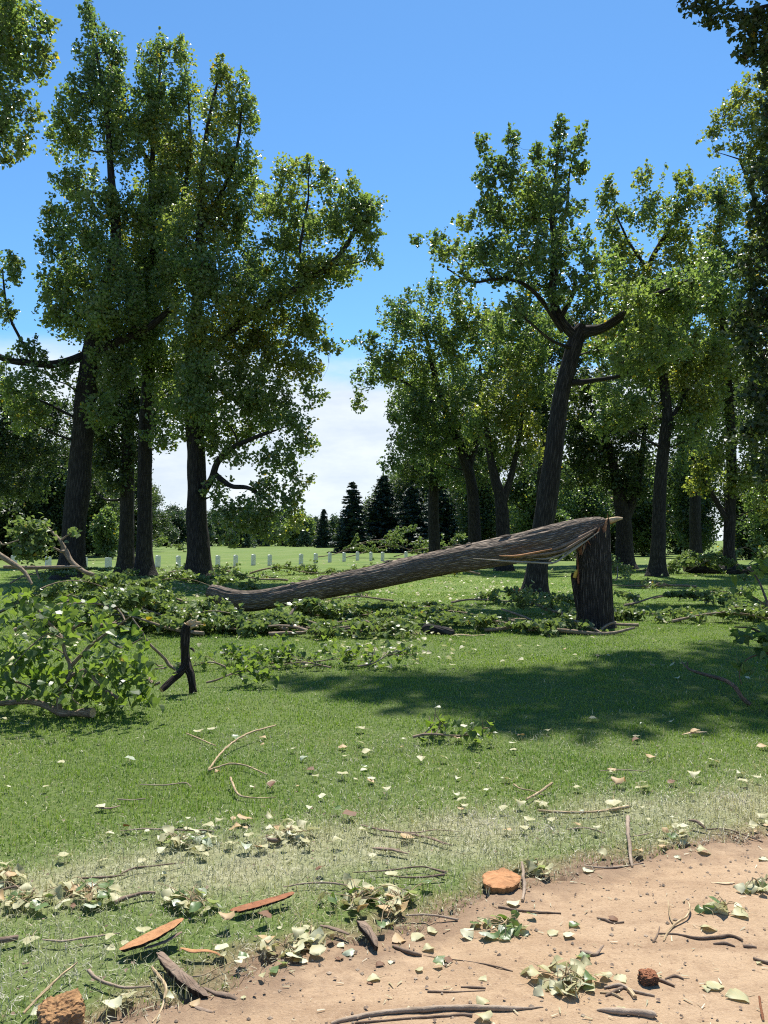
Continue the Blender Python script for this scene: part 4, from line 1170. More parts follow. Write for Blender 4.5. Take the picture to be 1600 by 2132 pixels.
def fallen_branch(label, base, head, length, lift=.3, leaves=600, size=.085, r0=.03, seed=0, mat='leaf_fallen', twig='twig', shape=LD, group='fallen branches in the heap around the log',
                  bushy=1.0, top=None, flat=1.0, name='fallen_branch', droop=.25, cat='fallen branch', sides=9):
    """base = (px, py) of the butt on the ground; head = heading in degrees (0 = to the right, 90 = away)"""
    r = np.random.default_rng(seed + 4000)
    g = G(*base)
    root = thing(name, label, cat, g, group)
    a = math.radians(head)
    d = np.array([math.cos(a), math.sin(a), 0])
    sd_ = np.array([-d[1], d[0], 0])
    t = np.linspace(0, 1, 9)
    main = g + np.outer(t * length, d) + np.outer(.08 * length * np.sin(t * 3 + r.uniform(0, 6)) * t, sd_)
    main[:, 2] = .04 + lift * np.sin(np.pi * np.clip(t * .9 + .05, 0, 1)) * (.6 + .4 * np.sin(t * 5 + seed))
    path = spline(np.hstack([main, np.linspace(r0, r0 * .2, 9)[:, None]]), .08)
    mb = MB()
    tube(mb, path[:, :3], path[:, 3], sides, rough=.12, seed=seed, cap_mi=1)
    spots = []
    for k in range(int(9 * bushy)):
        tt = r.uniform(.12, 1)
        i = min(len(path) - 1, int(tt * len(path)))
        p = path[i, :3]
        ang = a + r.choice([-1, 1]) * r.uniform(.35, 1.25)
        el = r.uniform(-.05, .75) * flat
        L = length * r.uniform(.18, .42) * (1.15 - .5 * tt)
        v = np.array([math.cos(ang) * math.cos(el), math.sin(ang) * math.cos(el), math.sin(el)])
        e = p + v * L
        e[2] = max(.05, e[2] - .12 * L)
        q = spline([[*p, path[i, 3] * .6], [*((p + e) / 2 + r.normal(0, .05 * L, 3) + np.array([0, 0, .08 * L])), path[i, 3] * .4], [*e, .003]], .09)
        q[:, 2] = np.maximum(q[:, 2], .015)
        tube(mb, q[:, :3], q[:, 3], 5, rough=.1)
        spots.append(q[len(q) // 4:, :3])
        for m_ in range(3):
            j = r.integers(len(q) // 3, len(q))
            p2 = q[j, :3]
            e2 = p2 + unit(v + r.normal(0, .6, 3)) * L * r.uniform(.2, .45)
            e2[2] = max(.03, e2[2])
            w = spline([[*p2, .004], [*e2, .002]], .06)
            tube(mb, w[:, :3], w[:, 3], 4)
            spots.append(w[:, :3])
    zm = None if top is None else max(.12, (base[1] - top) * g[1] / F)
    if zm:
        for a_ in mb.v:
            a_[:, 2] = np.where(a_[:, 2] > 0, zm * np.tanh(a_[:, 2] / zm), a_[:, 2])
    mb.build('stem', [M[twig], M['wood_pale']], root, tcoord=True)
    if leaves:
        S = np.vstack(spots)
        c = S[r.integers(0, len(S), leaves)] + r.normal(0, .055, (leaves, 3)) * np.array([1, 1, .8])
        if zm:
            c[:, 2] = zm * np.tanh(c[:, 2] / zm)
        c[:, 2] = np.maximum(c[:, 2], .02)
        foliage(root, c, size, mat, shape, r, droop=droop)
    return root

HEAP = 'fallen branches in the heap around the log'
heap = [  # px, py, heading, length, lift, leaves, label
    (30, 1325, 20, 2.6, .55, 1500, 'leafy fallen branch at the border of the heap behind the near branch'),
    (150, 1326, 30, 2.6, .6, 1500, 'leafy fallen branch at the front of the heap over the thick trunk base'),
    (95, 1300, 60, 3.0, .9, 1700, 'high leafy branch in the heap below the thickest trunk'),
    (190, 1318, 10, 2.6, .5, 1600, 'leafy branch at the front of the heap below the twin trunks'),
    (425, 1327, 172, 2.3, .45, 1500, 'bushy green branch in the heap just past the upright limb'),
    (215, 1290, 95, 2.6, .8, 1700, 'high green branch in the heap before the straight trunk'),
    (385, 1306, 170, 2.6, .55, 1500, 'green branch in the heap leading to the torn log end'),
    (375, 1312, 170, 2.4, .4, 1300, 'low leafy branch in the heap above the upright limb top'),
    (640, 1325, 174, 1.8, .3, 1300, 'leafy branch lying before the bent end of the log'),
    (40, 1270, 50, 3.6, 1.0, 1700, 'leafy branch deep in the heap near the border'),
    (140, 1262, 20, 3.6, .9, 1700, 'leafy branch deep in the heap before the thickest trunk'),
    (-60, 1300, 40, 3.2, .9, 1500, 'leafy branch at the heap border cut by the frame'),
    (380, 1258, 168, 3.2, .7, 1500, 'leafy branch deep in the heap before the flared trunk'),
    (500, 1320, 40, 1.3, .3, 1300, 'leafy spray leaning up against the bent log end'),
    (600, 1308, 60, 1.3, .6, 1300, 'bright leafy spray crossing over the lower log'),
    (600, 1322, 165, 2.2, .3, 900, 'flat leafy branch on the lawn under the log sprays'),
    (560, 1328, 5, 1.9, .22, 700, 'low leafy twiggy branch on the lawn in front of the log sprays'),
    (690, 1318, 170, 2.2, .25, 260, 'bare grey branch with few leaves below the middle of the log'),
    (655, 1328, 5, 1.6, .15, 120, 'thin bare branch at the heap edge below the log'),
    (20, 1225, 30, 4.2, 1.1, 1500, 'far leafy branch at the top of the heap before the border trees'),
    (215, 1228, 10, 4.0, .8, 1400, 'far leafy branch along the back of the heap'),
]
for i, (px, py, hd, L, lf, nl, lab) in enumerate(heap):
    fallen_branch(lab, (px, py), hd, L, lf, int(nl * .72), .088, .032, seed=i, group=HEAP, flat=.8 if px < 300 else .4,
                  top=np.interp(px, [0, 130, 200, 300, 400, 430, 470, 560, 590, 610, 640, 700], [1184, 1184, 1198, 1210, 1246, 1262, 1286, 1284, 1222, 1222, 1288, 1290]))
STUMPB = 'fallen branches scattered around the stump'
for i, (px, py, hd, L, lf, nl, lab, sz) in enumerate([
    (1330, 1308, 172, 3.2, .18, 500, 'long pale barked branch lying before the stump foot', .08),
    (1075, 1300, 175, 2.4, .35, 1100, 'leafy branch lying before the shaded side of the stump', .085),
    (1120, 1318, 168, 2.2, .25, 900, 'leafy branch lowest in the pile before the stump', .085),
    (985, 1290, 170, 2.4, .3, 1000, 'leafy branch in the middle of the pile before the raised log', .085),
    (905, 1285, 175, 2.0, .25, 900, 'leafy branch at the thin end of the pile below the raised log', .085),
    (940, 1262, 10, 2.8, .3, 1000, 'leafy branch in the half shade under the raised log', .09),
    (1180, 1290, 120, 1.8, .5, 700, 'leafy branch leaning towards the shaded stump flank', .085),
    (1010, 1318, 5, 1.6, .2, 600, 'small leafy branch at the front of the pile before the stump', .08),
    (1300, 1265, 15, 2.4, .3, 1000, 'leafy branch on the lit lawn just past the stump', .09),
    (1400, 1300, 10, 2.4, .22, 1100, 'leafy branch amid the strewn leaves past the stump', .085),
    (1480, 1290, 20, 2.4, .35, 1100, 'dark leafy branch toward the border past the stump', .085),
    (1600, 1298, 165, 2.6, .3, 900, 'leafy branch with pale stem entering at the border past the stump', .085),
    (1360, 1252, 20, 2.6, .35, 700, 'dark leafy clump on the lawn farther past the stump', .09),
    (1282, 1212, 70, 2.2, .7, 500, 'leafy broken bough leaning behind the stump', .09),
    (1300, 1192, 5, 4.2, .25, 220, 'thin bare branch on the lawn behind the stump', .1),
    (820, 1255, 175, 2.0, .12, 160, 'dark bare branch on the lawn under the log middle', .08)]):
    fallen_branch(lab, (px, py), hd, L, lf, int(nl * .62), sz, .03, seed=60 + i, group=STUMPB, flat=.9 if i in (6, 13) else .3, top=None if i in (6, 13) else py - 34)
LAWNB = 'leafy twigs lying loose on the near lawn'
for i, (px, py, hd, L, lf, nl, lab) in enumerate([
    (640, 1392, 172, .95, .16, 190, 'leafy twig on the lawn between the upright limb and the long shadow'),
    (560, 1390, 5, 1.15, .1, 130, 'long straight twig with leaf tufts on the lawn above the shadow tip'),
    (745, 1396, 8, .75, .2, 60, 'forked twig with few dark leaves raised over the lawn'),
    (430, 1430, 8, .7, .12, 90, 'small fresh green twig beside the upright limb'),
    (690, 1398, 175, .8, .06, 30, 'bare crooked twig among the loose leafy twigs'),
    (470, 1398, 170, .55, .08, 45, 'little twig with pale leaves just past the upright limb'),
    (860, 1548, 10, .55, .05, 55, 'flat leafy twig in the sunny grass beyond the pale curved stem')]):
    fallen_branch(lab, (px, py), hd, L, lf, nl, .062, .011, seed=90 + i, group=LAWNB, mat='leaf_near', bushy=.8)
FARB = 'fallen branches strewn on the far lawn'
for i, (px, py, hd, L, lf, nl, lab, sz) in enumerate([
    (520, 1198, 10, 3.4, .35, 500, 'small fallen branch on the lit lawn past the flared trunk', .12), (480, 1195, 170, 3.0, .3, 420, 'leafy litter branch next to the flared trunk base', .12),
    (345, 1198, 10, 3.0, .4, 420, 'leafy twig pile between straight trunk and flared trunk', .12), (690, 1198, 10, 3.2, .35, 420, 'low leafy branch behind the middle of the log', .12),
    (660, 1162, 10, 9, 1.6, 1500, 'large grey green fallen bough before the tiny far spruce', .24), (720, 1163, 10, 8, 1.0, 1200, 'fallen bough at the foot of the slender spruce', .22),
    (820, 1163, 5, 8, .9, 1000, 'fallen bough lying in the spruce shade', .22), (230, 1150, 10, 9, 1.4, 1200, 'far fallen bough on the lawn edge between the trunks', .24),
    (1395, 1196, 30, 4.2, 1.1, 1700, 'big leafy bough beside the foot of the upright bare trunk', .13), (1440, 1180, 20, 5.0, 1.5, 1500, 'dark leafy bough on the brown log past the upright trunk', .14),
    (1545, 1188, 20, 4.4, 1.2, 1400, 'leafy bough against the far side of the tall trunk', .14), (1590, 1200, 160, 3.4, .7, 900, 'brown bough with leaves at the border past the tall trunk', .12),
    (1110, 1192, 5, 4.0, .8, 1000, 'leafy bough behind the gap between the log and the stump', .13), (1000, 1200, 175, 4.2, .35, 400, 'pale thin branch on the lawn under the raised log', .12),
    (1450, 1225, 172, 3.0, .12, 130, 'thin stick branch on the lit lawn before the upright trunk', .1), (600, 1212, 170, 2.6, .3, 330, 'leafy litter branch on the shadow edge past the flared trunk', .11)]):
    fallen_branch(lab, (px, py), hd, L, lf, int(nl * .8), sz, .045, seed=120 + i, group=FARB, flat=.9 if lf > .7 else .35, shape=LQ if sz > .15 else LD, bushy=1.3)
# brown log lying beyond, at the tall trunk
stem_group('fallen_log', 'dark brown fallen log lying across the foot of the tall trunk', 'log',
    [[(1425, 1182, 18, 37.5), (1460, 1186, 24, 37.5), (1500, 1190, 26, 37.0), (1550, 1192, 24, 36.5), (1590, 1190, 18, 36), (1615, 1172, 12, 36)]], 'bark', group=None, rough=.2, step=.1, sides=16)
# arching branch over the heap at the left
arch = stem_group('fallen_branch', 'arching pale branch rising above the leafy heap in front of the thickest trunk', 'fallen branch',
    [[(196, 1197, 9, 15.6), (176, 1190, 9, 15.6), (152, 1172, 10, 15.7), (136, 1146, 12, 15.8), (126, 1126, 7, 15.8), (112, 1111, 6, 15.9), (92, 1090, 3, 16)],
     [(136, 1146, 8, 15.8), (128, 1148, 6, 15.7), (112, 1140, 3, 15.6)], [(128, 1124, 4, 15.8), (145, 1112, 3, 15.8), (158, 1106, 2, 15.8)], [(92, 1092, 3, 16), (80, 1090, 2, 16), (60, 1096, 1.5, 15.9)]], 'twig', group=HEAP)
rr_ = np.random.default_rng(5)
def puff(px, py, rx, ry, Y, n, dy=.25):
    k = rr_.normal(size=(n, 3)) * .5
    return np.array([P(px + a * rx, py + b * ry, Y + c * dy) for a, b, c in k])
foliage(arch, np.vstack([puff(70, 1125, 44, 40, 15.9, 420), puff(45, 1105, 26, 22, 15.9, 130), puff(82, 1095, 20, 14, 16, 70), puff(60, 1150, 30, 22, 15.9, 140), puff(155, 1108, 12, 8, 15.8, 26)]), .085, 'leaf_fallen', LD, rr_)
stem_group('fallen_branch', 'bare brown branch crossing the heap low in front of the thickest trunk', 'fallen branch',
    [[(-10, 1150, 13, 15), (25, 1172, 11, 15), (50, 1190, 9, 15), (67, 1216, 5, 14.9)], [(8, 1180, 7, 15.2), (75, 1182, 8, 15.3), (142, 1180, 6, 15.4), (170, 1181, 4, 15.4)],
     [(0, 1128, 4, 15), (8, 1134, 3, 15), (40, 1124, 2, 15.1)], [(75, 1184, 4, 15.3), (82, 1205, 3, 15.2)]], 'twig', group=HEAP)
# loose brown log piece and bare sticks at the heap edge
stem_group('log_piece', 'crooked brown piece of log lying between the heap and the stump pile', 'log piece',
    [[(862, 1325, 9, 13.2), (882, 1320, 17, 13.2), (889, 1310, 22, 13.2), (905, 1311, 21, 13.2), (936, 1318, 20, 13.1), (946, 1317, 12, 13.1)]], 'bark', rough=.16, step=.02, sides=18)
stem_group('fallen_branch', 'bare pale branch bent like a handle at the end of the heap', 'fallen branch',
    [[(690, 1298, 4, 13.2), (720, 1295, 6, 13.2), (755, 1293, 6, 13.1), (768, 1297, 6, 13), (778, 1312, 6, 13)], [(735, 1318, 5, 12.9), (770, 1312, 7, 12.9), (790, 1313, 5, 12.9)], [(640, 1292, 4, 13.4), (690, 1308, 5, 13.1), (730, 1317, 5, 12.9)],
     [(750, 1292, 4, 13.1), (764, 1312, 4, 13)]], 'twig', group=HEAP)
stem_group('fallen_branch', 'pale barkless branch on the grass past the brown log piece', 'fallen branch',
    [[(930, 1328, 4, 12.9), (955, 1323, 6, 12.95), (985, 1325, 6, 12.95), (1010, 1322, 3, 13)]], 'stem_pale')
stem_group('fallen_branch', 'grey sticks crossing at the foot of the stump', 'fallen branch',
    [[(1045, 1268, 4, 14), (1080, 1280, 5, 13.8), (1118, 1297, 5, 13.5), (1145, 1326, 4, 12.9)], [(1100, 1310, 8, 13.3), (1160, 1312, 10, 13.2), (1225, 1318, 9, 13.1), (1270, 1319, 8, 13.05), (1322, 1307, 5, 13.1)],
     [(1195, 1292, 4, 13.5), (1225, 1303, 6, 13.3), (1252, 1318, 5, 13.1)], [(1248, 1315, 4, 13.2), (1262, 1303, 5, 13.3), (1278, 1296, 5, 13.3), (1282, 1297, 8, 13.3)]], 'twig', group=STUMPB)
stem_group('fallen_branch', 'short brown stick lying beside the leaning tree base', 'fallen branch', [[(1060, 1231, 9, 23.2), (1075, 1229, 8, 23.2), (1092, 1228, 6, 23.2)]], 'wood_red')

# the near leafy branch at the left ----------------------------------------
nb = stem_group('fallen_branch', 'near fallen branch with large bright green leaves and a rising pale stem', 'fallen branch',
    [[(194, 1484, 22, 7.02), (176, 1483, 20, 7.05), (155, 1485, 13, 7.1), (128, 1484, 16, 7.1), (104, 1473, 14, 7.12), (80, 1464, 13, 7.15), (56, 1460, 14, 7.2), (20, 1463, 12, 7.2), (-30, 1468, 11, 7.2)],
     [(126, 1485, 12, 7.1), (123, 1460, 10, 7.1), (127, 1433, 9, 7.1), (146, 1408, 11, 7.15), (146, 1383, 9, 7.2), (137, 1363, 7, 7.2), (129, 1330, 8, 7.25), (112, 1308, 7, 7.3), (96, 1290, 6, 7.3), (76, 1267, 5, 7.3), (54, 1254, 3, 7.3)],
     [(146, 1408, 8, 7.15), (165, 1400, 8, 7.1), (181, 1397, 8, 7.1), (200, 1418, 7, 7.05), (222, 1438, 7, 7), (246, 1454, 8, 7)],
     [(150, 1386, 9, 7.2), (168, 1366, 8, 7.2), (187, 1346, 7, 7.25), (214, 1325, 6, 7.3), (240, 1306, 5, 7.3), (260, 1292, 3, 7.3), (272, 1284, 2, 7.3)],
     [(129, 1330, 4, 7.25), (100, 1320, 3, 7.1), (60, 1350, 3, 7), (28, 1385, 2, 6.9)], [(137, 1363, 3, 7.2), (110, 1350, 2.5, 7.3), (80, 1365, 2, 7.3)],
     [(214, 1325, 3, 7.3), (250, 1348, 3.5, 7.2), (280, 1338, 2.5, 7.2), (296, 1328, 2, 7.2)], [(181, 1397, 4, 7.1), (165, 1420, 3, 7), (150, 1450, 2.5, 6.95), (170, 1470, 2, 6.95)],
     [(-20, 1412, 6, 7.3), (20, 1417, 6, 7.3), (48, 1424, 4, 7.25), (70, 1436, 3, 7.2)], [(246, 1268, 4, 7.4), (256, 1282, 4, 7.35), (262, 1294, 3, 7.3)], [(46, 1455, 4, 7.15), (56, 1442, 4, 7.15)]], 'twig', rough=.12, step=.015, sides=12)
lf = [(40, 1240, 36, 14, 30), (62, 1250, 20, 14, 16), (20, 1262, 24, 20, 20), (90, 1262, 40, 26, 34), (60, 1290, 50, 26, 44), (30, 1320, 40, 40, 40), (110, 1295, 36, 20, 26), (150, 1290, 46, 30, 40), (200, 1280, 50, 34, 40),
      (245, 1310, 36, 26, 24), (215, 1300, 24, 30, 20), (165, 1330, 40, 26, 26), (95, 1345, 40, 30, 44), (50, 1365, 46, 34, 64), (20, 1390, 40, 30, 44), (95, 1390, 40, 36, 64), (60, 1420, 56, 32, 80), (120, 1420, 36, 30, 44),
      (180, 1365, 44, 30, 34), (225, 1380, 50, 30, 54), (260, 1395, 46, 34, 60), (205, 1410, 56, 32, 76), (285, 1380, 30, 36, 40), (250, 1430, 56, 28, 84), (180, 1445, 56, 28, 76), (290, 1425, 40, 26, 46), (225, 1462, 50, 18, 46), (300, 1455, 26, 18, 24),
      (110, 1455, 36, 20, 30), (50, 1445, 46, 14, 24), (-20, 1360, 50, 70, 90), (-30, 1430, 50, 40, 60), (130, 1470, 30, 12, 14), (300, 1330, 20, 24, 10), (150, 1250, 24, 14, 10)]
foliage(nb, np.vstack([puff(a, b, c * 1.25, d * 1.2, 7.2, int(n * .62), .45) for a, b, c, d, n in lf]), .074, 'leaf_near', LD, rr_, up_bias=.2, droop=.45)
stem_group('fallen_branch', 'thin bent pale branch leaning from the upright limb to the near branch', 'fallen branch',
    [[(366, 1394, 6, 8.0), (352, 1384, 8, 8.0), (346, 1374, 7, 8.0), (330, 1358, 6, 7.95), (316, 1345, 6, 7.9), (304, 1330, 5, 7.9), (298, 1318, 4, 7.9), (287, 1303, 4, 7.9), (276, 1287, 3, 7.9)],
     [(346, 1390, 4, 8), (335, 1392, 3, 7.9), (322, 1393, 3, 7.9)], [(340, 1386, 3, 8), (330, 1386, 3, 7.95), (324, 1381, 2, 7.9)], [(297, 1402, 8, 7.8), (310, 1414, 9, 7.7), (322, 1425, 7, 7.6), (334, 1420, 5, 7.6)]], 'twig')
# branch in the shade at the right with lit leaves above
rb = stem_group('fallen_branch', 'curved dark branch lying in the deep shade near the border', 'fallen branch',
    [[(1562, 1468, 10, 7.55), (1545, 1452, 9, 7.6), (1530, 1430, 9, 7.75), (1508, 1416, 8, 8.1), (1478, 1407, 7, 8.4), (1450, 1399, 6, 8.6), (1432, 1391, 4, 8.8), (1420, 1378, 2, 9)], [(1432, 1391, 3, 8.8), (1432, 1378, 2, 8.85)]], 'twig_dark')
rb2 = stem_group('fallen_branch', 'bright yellow green leafy spray reaching in over the shaded lawn at the border', 'fallen branch',
    [[(1690, 1475, 16, 7.3), (1650, 1400, 11, 7.4), (1610, 1340, 8, 7.5), (1570, 1310, 5, 7.6), (1530, 1305, 3, 7.7)], [(1650, 1400, 7, 7.4), (1600, 1260, 5, 7.7), (1580, 1210, 4, 8.1), (1560, 1180, 3, 8.3)], [(1620, 1355, 4, 7.5), (1560, 1370, 3, 7.4), (1540, 1400, 2, 7.3), (1545, 1425, 2, 7.25)],
     [(1600, 1262, 3, 7.7), (1565, 1240, 2, 7.8)]], 'twig_dark')
foliage(rb2, np.vstack([puff(1590, 1325, 34, 18, 7.5, 44, .3), (puff(1600, 1355, 20, 20, 7.5, 22, .3)), puff(1535, 1325, 22, 14, 7.6, 14, .2), puff(1545, 1392, 26, 22, 7.4, 12, .2), puff(1640, 1380, 40, 60, 7.4, 70, .3), puff(1585, 1185, 26, 24, 8.1, 26, .3), puff(1566, 1240, 10, 10, 7.8, 5, .1),
    puff(1600, 1480, 14, 14, 7.2, 10, .2), puff(1530, 1225, 8, 8, 8, 2, .1), puff(1548, 1205, 18, 10, 8.1, 6, .1)]), .085, 'leaf_near', LD, rr_, droop=.6)
# ------------------------------------------------------------------ debris on the track and the near grass
def leaf_mesh(name, mat, seed, curl=.25, fold=.2, petiole=True):
    r = np.random.default_rng(seed)
    us = np.array([0, .04, .12, .24, .38, .54, .70, .84, .94, 1.0])
    wd = np.interp(us, [0, .04, .12, .24, .4, .6, .8, .94, 1], [.05, .22, .40, .49, .45, .33, .17, .055, .0])
    wd = wd * (1 + .07 * np.sin(np.arange(len(us)) * 2.6))
    cols = np.linspace(-1, 1, 7)
    v = []
    tw, cu, fo = r.normal(0, .35), r.normal(0, 1) * curl, abs(r.normal(0, 1)) * fold
    ph = r.uniform(0, 6)
    for u, w in zip(us, wd):
        for c in cols:
            x = c * w
            y = u - .45 - .07 * (1 - abs(c)) * (u < .1)
            z = fo * abs(x) * .9 + cu * ((u - .45) ** 2 * 1.6) + tw * x * (u - .4) * 1.3 + .05 * math.sin(u * 7 + c * 2 + ph) * abs(c)
            v.append((x, y, z))
    v = np.array(v)
    mb = MB()
    mb.add(v, grid_faces(7, len(us)), 0, None, True)
    if petiole:
        q = np.array([[0, -.45, v[3, 2]], [.04, -.75, v[3, 2] + .06], [.02, -1.05, v[3, 2] + .02]])
        tube(mb, q, [.018, .013, .01], 4, mi=1)
    vv = np.concatenate(mb.v)
    zmin = vv[:, 2].min()
    mb.v = [a - np.array([0, 0, zmin], np.float32) for a in mb.v]
    o = mb.build(name, [M[mat], M['stem_pale']])
    me = o.data
    bpy.data.objects.remove(o)
    return me
LM = {k: [leaf_mesh('fallen_leaf', k, 10 * i + j) for j in range(6)] for i, k in enumerate(['litter', 'litter_tan', 'litter_green', 'litter_brown'])}
r = np.random.default_rng(303)

def place_leaf(px, py, mat, label, group, size=None, lift=0.0, tilt=.16):
    g = GS(px, py)
    onsand = sand_sd(g[:1], g[1:2])[0] > 0
    me = LM[mat][r.integers(len(LM[mat]))]
    o = bpy.data.objects.new('fallen_leaf', me)
    COL.objects.link(o)
    g[2] += lift + (.001 if onsand else .022 + .018 * r.random())
    o.location = g
    s = (size or r.uniform(.05, .085))
    o.scale = (s, s, s)
    o.rotation_euler = Euler((r.normal(0, tilt), r.normal(0, tilt) + (math.pi if r.random() < .35 else 0), r.uniform(0, 6.28)), 'ZYX')
    if abs(o.rotation_euler[1]) > 2:
        o.location[2] += .02 * s / .08
    tag(o, label, 'leaf', group)
    return o

ZL = {'sand': 'lying on the bare sandy track', 'rim': 'at the ragged rim where grass meets sand', 'dry': 'on the straw coloured dry grass strip', 'lawn': 'on the green lawn between dry strip and long shadow'}
MLN = {'litter': 'pale curled fallen leaf', 'litter_tan': 'tan dry fallen leaf', 'litter_green': 'grey green fallen leaf', 'litter_brown': 'small brown dead leaf'}
def zl(px, py, mat, size=None):
    g = G(px, py)
    s = sand_sd(g[:1], g[1:2])[0]
    z = 'sand' if s > .06 else 'rim' if s > -.14 else 'dry' if dryness(g[:1], g[1:2])[0] > .3 else 'lawn'
    return place_leaf(px, py, mat, MLN[mat] + ' ' + ZL[z], MLN[mat].replace('leaf', 'leaves') + ' ' + ZL[z], size)
# the ones one can make out, from the photograph
for px, py, mt, s in [(1070, 1890, 'litter', .075), (1005, 1922, 'litter', .05), (917, 2000, 'litter_green', .06), (725, 1990, 'litter_green', .06), (778, 2042, 'litter', .06), (873, 2022, 'litter', .04),
                      (1007, 2044, 'litter', .04), (1006, 2098, 'litter', .055), (570, 2027, 'litter_green', .06), (610, 1990, 'litter', .06), (645, 1972, 'litter', .085), (830, 1960, 'litter_tan', .07), (868, 1952, 'litter', .075),
                      (902, 1940, 'litter', .06), (1194, 1933, 'litter_green', .06), (1150, 1950, 'litter', .06), (1183, 1957, 'litter', .06), (1475, 1940, 'litter', .075), (1462, 1902, 'litter', .045), (1500, 1893, 'litter', .08),
                      (1540, 1912, 'litter', .085), (1485, 2060, 'litter', .08), (1535, 2083, 'litter', .095), (1294, 2044, 'litter', .06), (1215, 2000, 'litter_green', .065), (1385, 1768, 'litter', .08), (1378, 1778, 'litter_tan', .05),
                      (1330, 1782, 'litter_tan', .07), (1255, 1787, 'litter', .06), (1225, 1818, 'litter', .07), (1420, 1738, 'litter', .08), (1465, 1781, 'litter', .08), (1588, 1797, 'litter', .06), (1592, 1715, 'litter', .09),
                      (1414, 1792, 'litter', .05), (1010, 2132, 'litter', .07), (268, 2090, 'litter', .07), (232, 2107, 'litter', .085), (300, 1955, 'litter', .075), (62, 1975, 'litter', .08), (228, 1966, 'litter', .05),
                      (84, 2122, 'litter', .06), (475, 1938, 'litter_tan', .08), (425, 1795, 'litter', .07), (343, 1832, 'litter', .05), (490, 1742, 'litter_tan', .085), (510, 1720, 'litter_tan', .11), (704, 1768, 'litter', .075), (757, 1742, 'litter', .06),
                      (845, 1755, 'litter_tan', .1), (775, 1793, 'litter', .05), (1105, 1721, 'litter', .08), (1148, 1720, 'litter', .06), (1093, 1737, 'litter', .07), (1058, 1740, 'litter_tan', .06), (1081, 1687, 'litter', .08), (1128, 1684, 'litter', .10),
                      (1278, 1688, 'litter', .11), (1203, 1650, 'litter', .07), (1055, 1628, 'litter', .08), (1293, 1642, 'litter_tan', .11), (1342, 1650, 'litter', .12), (1275, 1609, 'litter_tan', .07), (1445, 1630, 'litter', .1), (1400, 1637, 'litter_brown', .08),
                      (1548, 1640, 'litter', .08), (1545, 1620, 'litter', .08), (1485, 1595, 'litter', .10), (1447, 1533, 'litter_tan', .10), (1355, 1585, 'litter_tan', .09), (715, 1621, 'litter', .09), (757, 1609, 'litter', .06), (714, 1560, 'litter_tan', .08),
                      (878, 1585, 'litter', .08), (760, 1600, 'litter_green', .07), (632, 1585, 'litter_green', .07), (415, 1534, 'litter', .11), (440, 1526, 'litter', .08), (52, 1510, 'litter', .09), (5, 1502, 'litter', .09), (128, 1592, 'litter', .06),
                      (548, 1541, 'litter_tan', .07), (728, 1710, 'litter_brown', .10), (265, 1737, 'litter_brown', .06), (667, 1824, 'litter_brown', .06), (648, 1608, 'litter_brown', .07), (750, 1526, 'litter', .10), (270, 1592, 'litter_green', .10),
                      (392, 1742, 'litter', .05), (456, 1724, 'litter', .06), (1590, 1565, 'litter_tan', .1), (955, 1545, 'litter_tan', .09), (1140, 1530, 'litter', .08), (925, 1585, 'litter', .07), (1275, 1612, 'litter', .06), (805, 1660, 'litter', .07), (950, 1660, 'litter', .06)]:
    zl(px, py, mt, s * .82)
# and the scatter between them
mats, pr = ['litter', 'litter_tan', 'litter_green', 'litter_brown'], [.66, .16, .13, .05]
for n, x0, x1, y0, y1, s0, s1 in [(30, 20, 1590, 1340, 1420, .06, .1), (34, 430, 1590, 1500, 1600, .05, .09), (42, 0, 1600, 1600, 1700, .045, .08), (40, 0, 1250, 1720, 1830, .035, .075), (22, 1150, 1600, 1690, 1790, .03, .065), (22, 150, 1000, 1880, 2020, .03, .06),
                                  (20, 0, 560, 1850, 2130, .03, .06), (14, 650, 1600, 1900, 2130, .02, .05)]:
    k = 0
    while k < n * .6:
        a, b = r.uniform(x0, x1), r.uniform(y0, y1)
        g_ = G(a, b)
        if r.random() > np.clip(.35 + 1.6 * vnoise(g_[None] * 1.7, 91)[0], .03, 1):
            continue
        k += 1
        zl(a, b, r.choice(mats, p=pr), r.uniform(s0, s1) * r.choice([.55, .75, 1.0]))

# pale specks of leaf litter past the long shadow: too many to count
c = []
for n, y0, y1 in [(900, 9.5, 16), (1300, 16, 30), (900, 30, 62)]:
    yy = r.uniform(y0, y1, n)
    xx = r.uniform(-.52, .52, n) * yy
    w = vnoise(np.stack([xx * .35, yy * .25, 0 * xx], 1), 77)
    k = r.random(n) < np.clip(.45 + 1.1 * w, .06, 1)
    c.append(np.stack([xx, yy, np.full(n, .05)], 1)[k])
c = np.vstack(c)
mb = MB()
add_leaves(mb, c, .055 + .0012 * c[:, 1], LD, 1.5, 0, r=r)
tag(mb.build('leaf_litter', M['litter']), kind='stuff')
# bits of chaff in the dry strip and on the rim
n = 5200
yy = 2.1 + 4.2 * r.random(n) ** 1.2
xx = r.uniform(-.55, .55, n) * yy
s = sand_sd(xx, yy)
k = (r.random(n) < np.where(s > .1, .2, .25 + .75 * np.exp(-np.abs(s) / .2)) + dryness(xx, yy) * .5)
xx, yy, s = xx[k], yy[k], s[k]
c = np.stack([xx, yy, np.array([surf(a, b) for a, b in zip(xx, yy)]) + np.where(s > 0, .006, .014)], 1)
mb = MB()
h = r.random(len(c)) < .5
add_leaves(mb, c[h], r.uniform(.010, .03, h.sum()), (LN[0] * np.array([1.6, 1, 1]), LN[1]), 3, 0, r=r)
add_leaves(mb, c[~h], r.uniform(.006, .018, (~h).sum()), LQ, 2, 0, mi=1, r=r)
tag(mb.build('leaf_litter', [M['straw'], M['bark_chip']]), kind='stuff')

